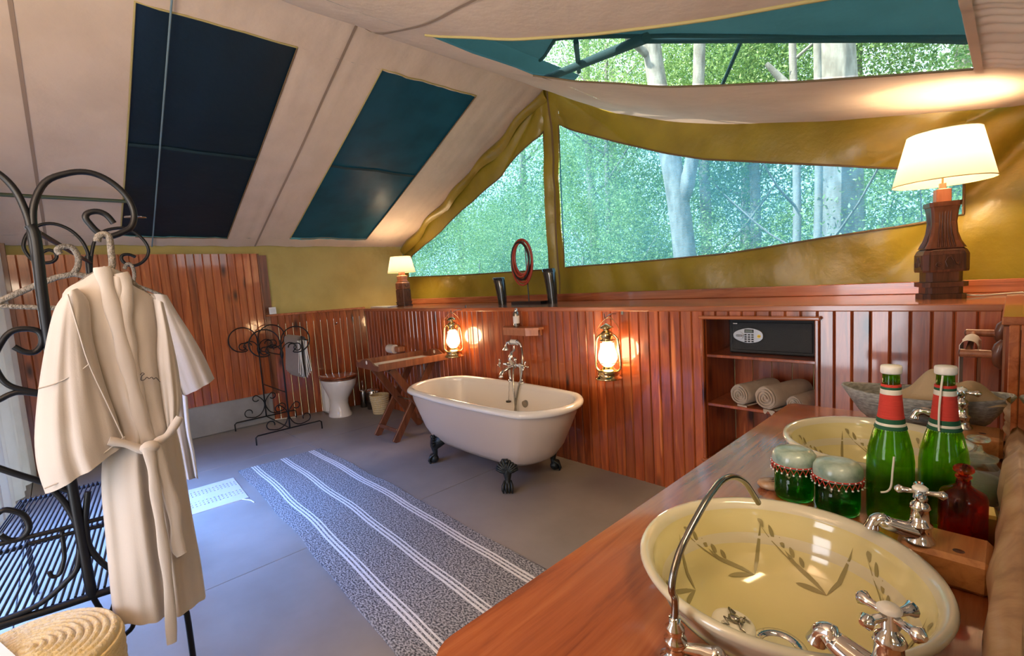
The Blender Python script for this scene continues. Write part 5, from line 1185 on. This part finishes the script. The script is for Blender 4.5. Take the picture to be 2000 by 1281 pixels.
# ================================================================== HAMPER
hm = thing('straw_hamper', 'coiled straw laundry hamper with lid in the bottom left corner', 'hamper', (-1.84, -.16, 0), .0)
R0 = .192
pr = []
for i in range(31): z = .47*i/30; pr.append((.165+.035*math.sin(PI*.5*i/30)+.0045*(i % 2), z))
G().lathe([(0, 0)]+pr, 48).build('coiled_body', 'straw', hm)
pr = [(R0-.004, .462), (R0+.002, .468)]; n = 0
rr = R0
while rr > .012:
    pr += [(rr, .482+.02*(1-rr/R0)), (rr-.003, .490+.02*(1-rr/R0)), (rr-.0095, .4945+.02*(1-rr/R0)), (rr-.016, .490+.02*(1-rr/R0))]; rr -= .019
pr += [(.001, .51)]
G().lathe(pr, 48).build('coiled_lid', 'straw2', hm)
lb = thing('white_tag', 'white paper tag lying on the straw hamper lid', 'tag', (-1.86, -.26, .515), .3)
G().box((0, 0, .001), (.16, .12, .002), rot=Matrix.Rotation(.03, 3, 'X')).build('tag_sheet', 'white', lb)

# ================================================================== OUTSIDE
gr = G().box((-5, 10, -.5), (60, 60, .1)).build('ground', 'earth'); struct(gr, 'shaded earth ground under the forest outside', 'ground')
fs = thing('fly_sheet', 'dark green outer fly sheet stretched above the tent roof', 'fly sheet')
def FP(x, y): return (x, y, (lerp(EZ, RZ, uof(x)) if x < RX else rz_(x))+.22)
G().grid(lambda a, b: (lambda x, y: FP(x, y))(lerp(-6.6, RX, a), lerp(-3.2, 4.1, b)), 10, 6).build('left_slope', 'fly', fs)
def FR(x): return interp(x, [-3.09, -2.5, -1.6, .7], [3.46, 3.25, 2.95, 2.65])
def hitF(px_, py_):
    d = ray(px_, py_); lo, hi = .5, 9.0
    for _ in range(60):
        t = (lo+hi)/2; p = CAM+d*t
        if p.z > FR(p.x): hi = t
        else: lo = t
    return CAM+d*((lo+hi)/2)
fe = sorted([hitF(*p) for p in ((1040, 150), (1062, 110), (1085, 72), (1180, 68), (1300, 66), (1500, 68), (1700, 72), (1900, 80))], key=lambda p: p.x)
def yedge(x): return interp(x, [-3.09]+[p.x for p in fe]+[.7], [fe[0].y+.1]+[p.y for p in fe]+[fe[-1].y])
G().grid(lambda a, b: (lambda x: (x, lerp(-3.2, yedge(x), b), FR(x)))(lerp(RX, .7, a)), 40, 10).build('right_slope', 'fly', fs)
G().tube([(x, yedge(x), FR(x)-.01) for x in [lerp(RX, .7, i/40) for i in range(41)]], .014, 8).build('hem', 'fly', fs)
def pole(a, b, r, lb): tag(G().tube([a, b], r, 8).build('fly_pole', 'fly'), lb, 'pole')
def dp(x, y, k): return CAM+ray(x, y)*k
pole(hitF(1045, 152)-Vector((0, 0, .05)), hitF(1262, 58)-Vector((0, 0, .05)), .034, 'thick dark pole slanting up under the fly edge nearest the ridge')
pole(hitF(1130, 124)-Vector((0, 0, .07)), hitF(1124, 60)-Vector((0, 0, .07)), .02, 'short upright dark pole seen through the roof mesh')
pole(dp(1408, 172, 4.6), dp(1452, 70, 4.0), .018, 'thin dark stick leaning against the outside of the roof mesh')
pole(hitF(1235, 66)-Vector((0, 0, .04)), hitF(1905, 62)-Vector((0, 0, .04)), .022, 'long dark pole along the fly sheet edge')

# trees
def foliage_mesh(name, seed, nleaf, R, size, mt, flat=1.0):
    rg = np.random.default_rng(seed); ncl = 46
    c = rg.normal(size=(ncl, 3))*np.array([R*.5, R*.5, R*.55*flat]); pos = c[rg.integers(0, ncl, nleaf)]+rg.normal(size=(nleaf, 3))*R*.14
    sz = size*rg.uniform(.5, 1.3, nleaf); a = rg.normal(size=(nleaf, 3)); a /= np.linalg.norm(a, axis=1)[:, None]; b = rg.normal(size=(nleaf, 3)); b -= a*(a*b).sum(1)[:, None]; b /= np.linalg.norm(b, axis=1)[:, None]
    a = a*sz[:, None]; b = b*(sz*.42)[:, None]
    v = np.stack([pos-a, pos+b-a*.1, pos+a, pos-b-a*.1], 1).reshape(-1, 3)
    me = bpy.data.meshes.new(name); me.vertices.add(len(v)); me.vertices.foreach_set('co', v.ravel().astype(np.float32)); me.loops.add(nleaf*4); me.loops.foreach_set('vertex_index', np.arange(nleaf*4, dtype=np.int32)); me.polygons.add(nleaf); me.polygons.foreach_set('loop_start', np.arange(0, nleaf*4, 4, dtype=np.int32)); me.materials.append(M[mt]); me.update(calc_edges=True); return me
fm = [foliage_mesh('leaves', 11, 15000, 2.0, .034, 'leaf'), foliage_mesh('leaves', 12, 14000, 2.2, .042, 'leafd'), foliage_mesh('leaves', 13, 14000, 3.0, .065, 'leafd')]
def tree(x, y, h, r, label, crowns, lean=(0, 0), branches=3, cat='tree', bark='bark'):
    t_ = thing('forest_tree', label, cat, (x, y, -.45), 0, 'forest trees outside')
    P = smooth_pts([(0, 0, 0), (lean[0]*.3+.05, lean[1]*.3, h*.33), (lean[0]*.7-.04, lean[1]*.7, h*.66), (lean[0], lean[1], h)], 4)
    G().tube(P, [lerp(r, r*.6, i/(len(P)-1)) for i in range(len(P))], 12).build('trunk', bark, t_)
    rnd = random.Random(int(x*100+y*10))
    for k in range(branches):
        q = rnd.uniform(.3, .9); i = int(q*(len(P)-1)); p = P[i]; a = rnd.uniform(0, 2*PI); L_ = rnd.uniform(.8, 2)
        G().tube(smooth_pts([p, p+Vector((math.cos(a)*L_*.5, math.sin(a)*L_*.5, L_*.35)), p+Vector((math.cos(a)*L_, math.sin(a)*L_, L_*.9))], 3), [r*.35, r*.3, r*.28, r*.22, r*.2, r*.15, r*.1], 6).build('branch', bark, t_)
    for (cx, cy, cz, s_, mi) in crowns:
        o = G().build('foliage', 'leaf', t_, me=fm[mi]); o.location = (cx, cy, cz); o.scale = (s_,)*3; o.rotation_euler = (0, 0, rnd.uniform(0, 6)); o['kind'] = 'stuff'
    return t_
def gp(px_, y): p = on(1, y, px_, 480); return p.x
LT = tree(gp(1352, 7.4), 7.4, 8, .2, 'thick leaning pale trunk seen in the middle of the right gable window', [(-.6, 2.4, 5.8, 1, 0), (1, 2.5, 7.4, 1.0, 0)], (-.75, .0), 4)
G().tube(smooth_pts([Vector((-.28, 0, 2.75)), Vector((-.02, .02, 3.4)), Vector((.12, .05, 4.4)), Vector((.2, .1, 6.2))], 5), [.13]*5+[.11]*5+[.09]*6, 10).build('branch', 'bark', LT)
tree(gp(1640, 7.8), 7.8, 9, .28, 'stoutest upright trunk seen left of the large lamp', [(0, 2.5, 6.5, 1, 0), (.5, 3, 8.2, 1, 0)], (-.1, 0), 3)
tree(gp(1545, 7.6), 7.6, 8, .06, 'slim pale trunk just left of the stoutest trunk', [(0, 2.4, 6.5, .8, 0)], (.1, 0), 2)
tree(gp(1580, 7.2), 7.2, 8, .055, 'thin crooked sapling touching the stoutest trunk', [(.2, 2.4, 6.8, .7, 0)], (.2, 0), 2)
tree(gp(1470, 12), 12, 9, .13, 'distant straight trunk between the leaning and stout trunks', [(0, 0, 6, 1.1, 1)], (.1, 0), 2)
tree(gp(1180, 9.5), 9.5, 7, .07, 'thin bending sapling near the gable upright', [(0, 0, 4, .9, 0), (0, .5, 6, 1, 0)], (.3, 0), 4)
rnd = random.Random(5)
sp0 = [(gp(830, 10), 10, 1.4), (gp(930, 8.5), 8.5, 1.9), (gp(1010, 10), 10, 2.4), (gp(1130, 8), 8.0, 1.7), (gp(1230, 9.5), 9.5, 1.9), (gp(1300, 9.6), 9.6, 1.2), (gp(1430, 9.5), 9.5, 1.2), (gp(1710, 9.8), 9.8, 1.9), (gp(1800, 8), 8, 1.5), (gp(1880, 9.5), 9.5, 2.0), (gp(980, 12.5), 12.5, 3.4), (gp(1560, 13), 13, 1.6)]
names = ['leafy bush behind the small lamp', 'bright leafy bush low in the triangular window', 'tall leafy shrub beside the gable upright in the triangular window', 'leafy bush just right of the gable upright', 'tall leafy shrub left of the leaning trunk', 'low leafy bush at the foot of the leaning trunk', 'low leafy bush right of the leaning trunk', 'bright leafy shrub left of the large lamp shade', 'leafy bush hidden partly by the large lamp', 'leafy shrub beyond the window end past the large lamp', 'high dark shrub behind the triangular window bushes', 'low dark shrub between the two slim trunks']
for (x, y, z), nm in zip(sp0, names):
    tree(x, y, z+.6, .04, nm, [(0, 0, z+.2, .85, 0), (.4, .8, z-.7, .8, 1)], (.1, 0), 5, 'shrub')
k = 0
side = ['far left', 'left', 'left of middle', 'middle', 'right of middle', 'right', 'far right']
for i in range(7):
    x = lerp(-27, 4, i/6); tree(x, 17, 10, .22, 'tall dark forest tree in the distance, %s of the back row' % side[i], [(0, 0, 2.5, 1.1, 2), (.5, 0, 6, 1.1, 2)], (.3, 0), 2, 'tree')
for i, x in enumerate((-8.5, -5.2, -2.2, .6)):
    tree(x, 11.5, 8.5, .15, ['canopy tree above the triangular window', 'canopy tree seen through the near part of the roof mesh', 'canopy tree seen through the middle of the roof mesh', 'canopy tree seen through the right part of the roof mesh'][i], [(0, 0, 6.2, 1.0, 0), (.6, -.5, 8.0, .9, 1)], (.1, 0), 3)
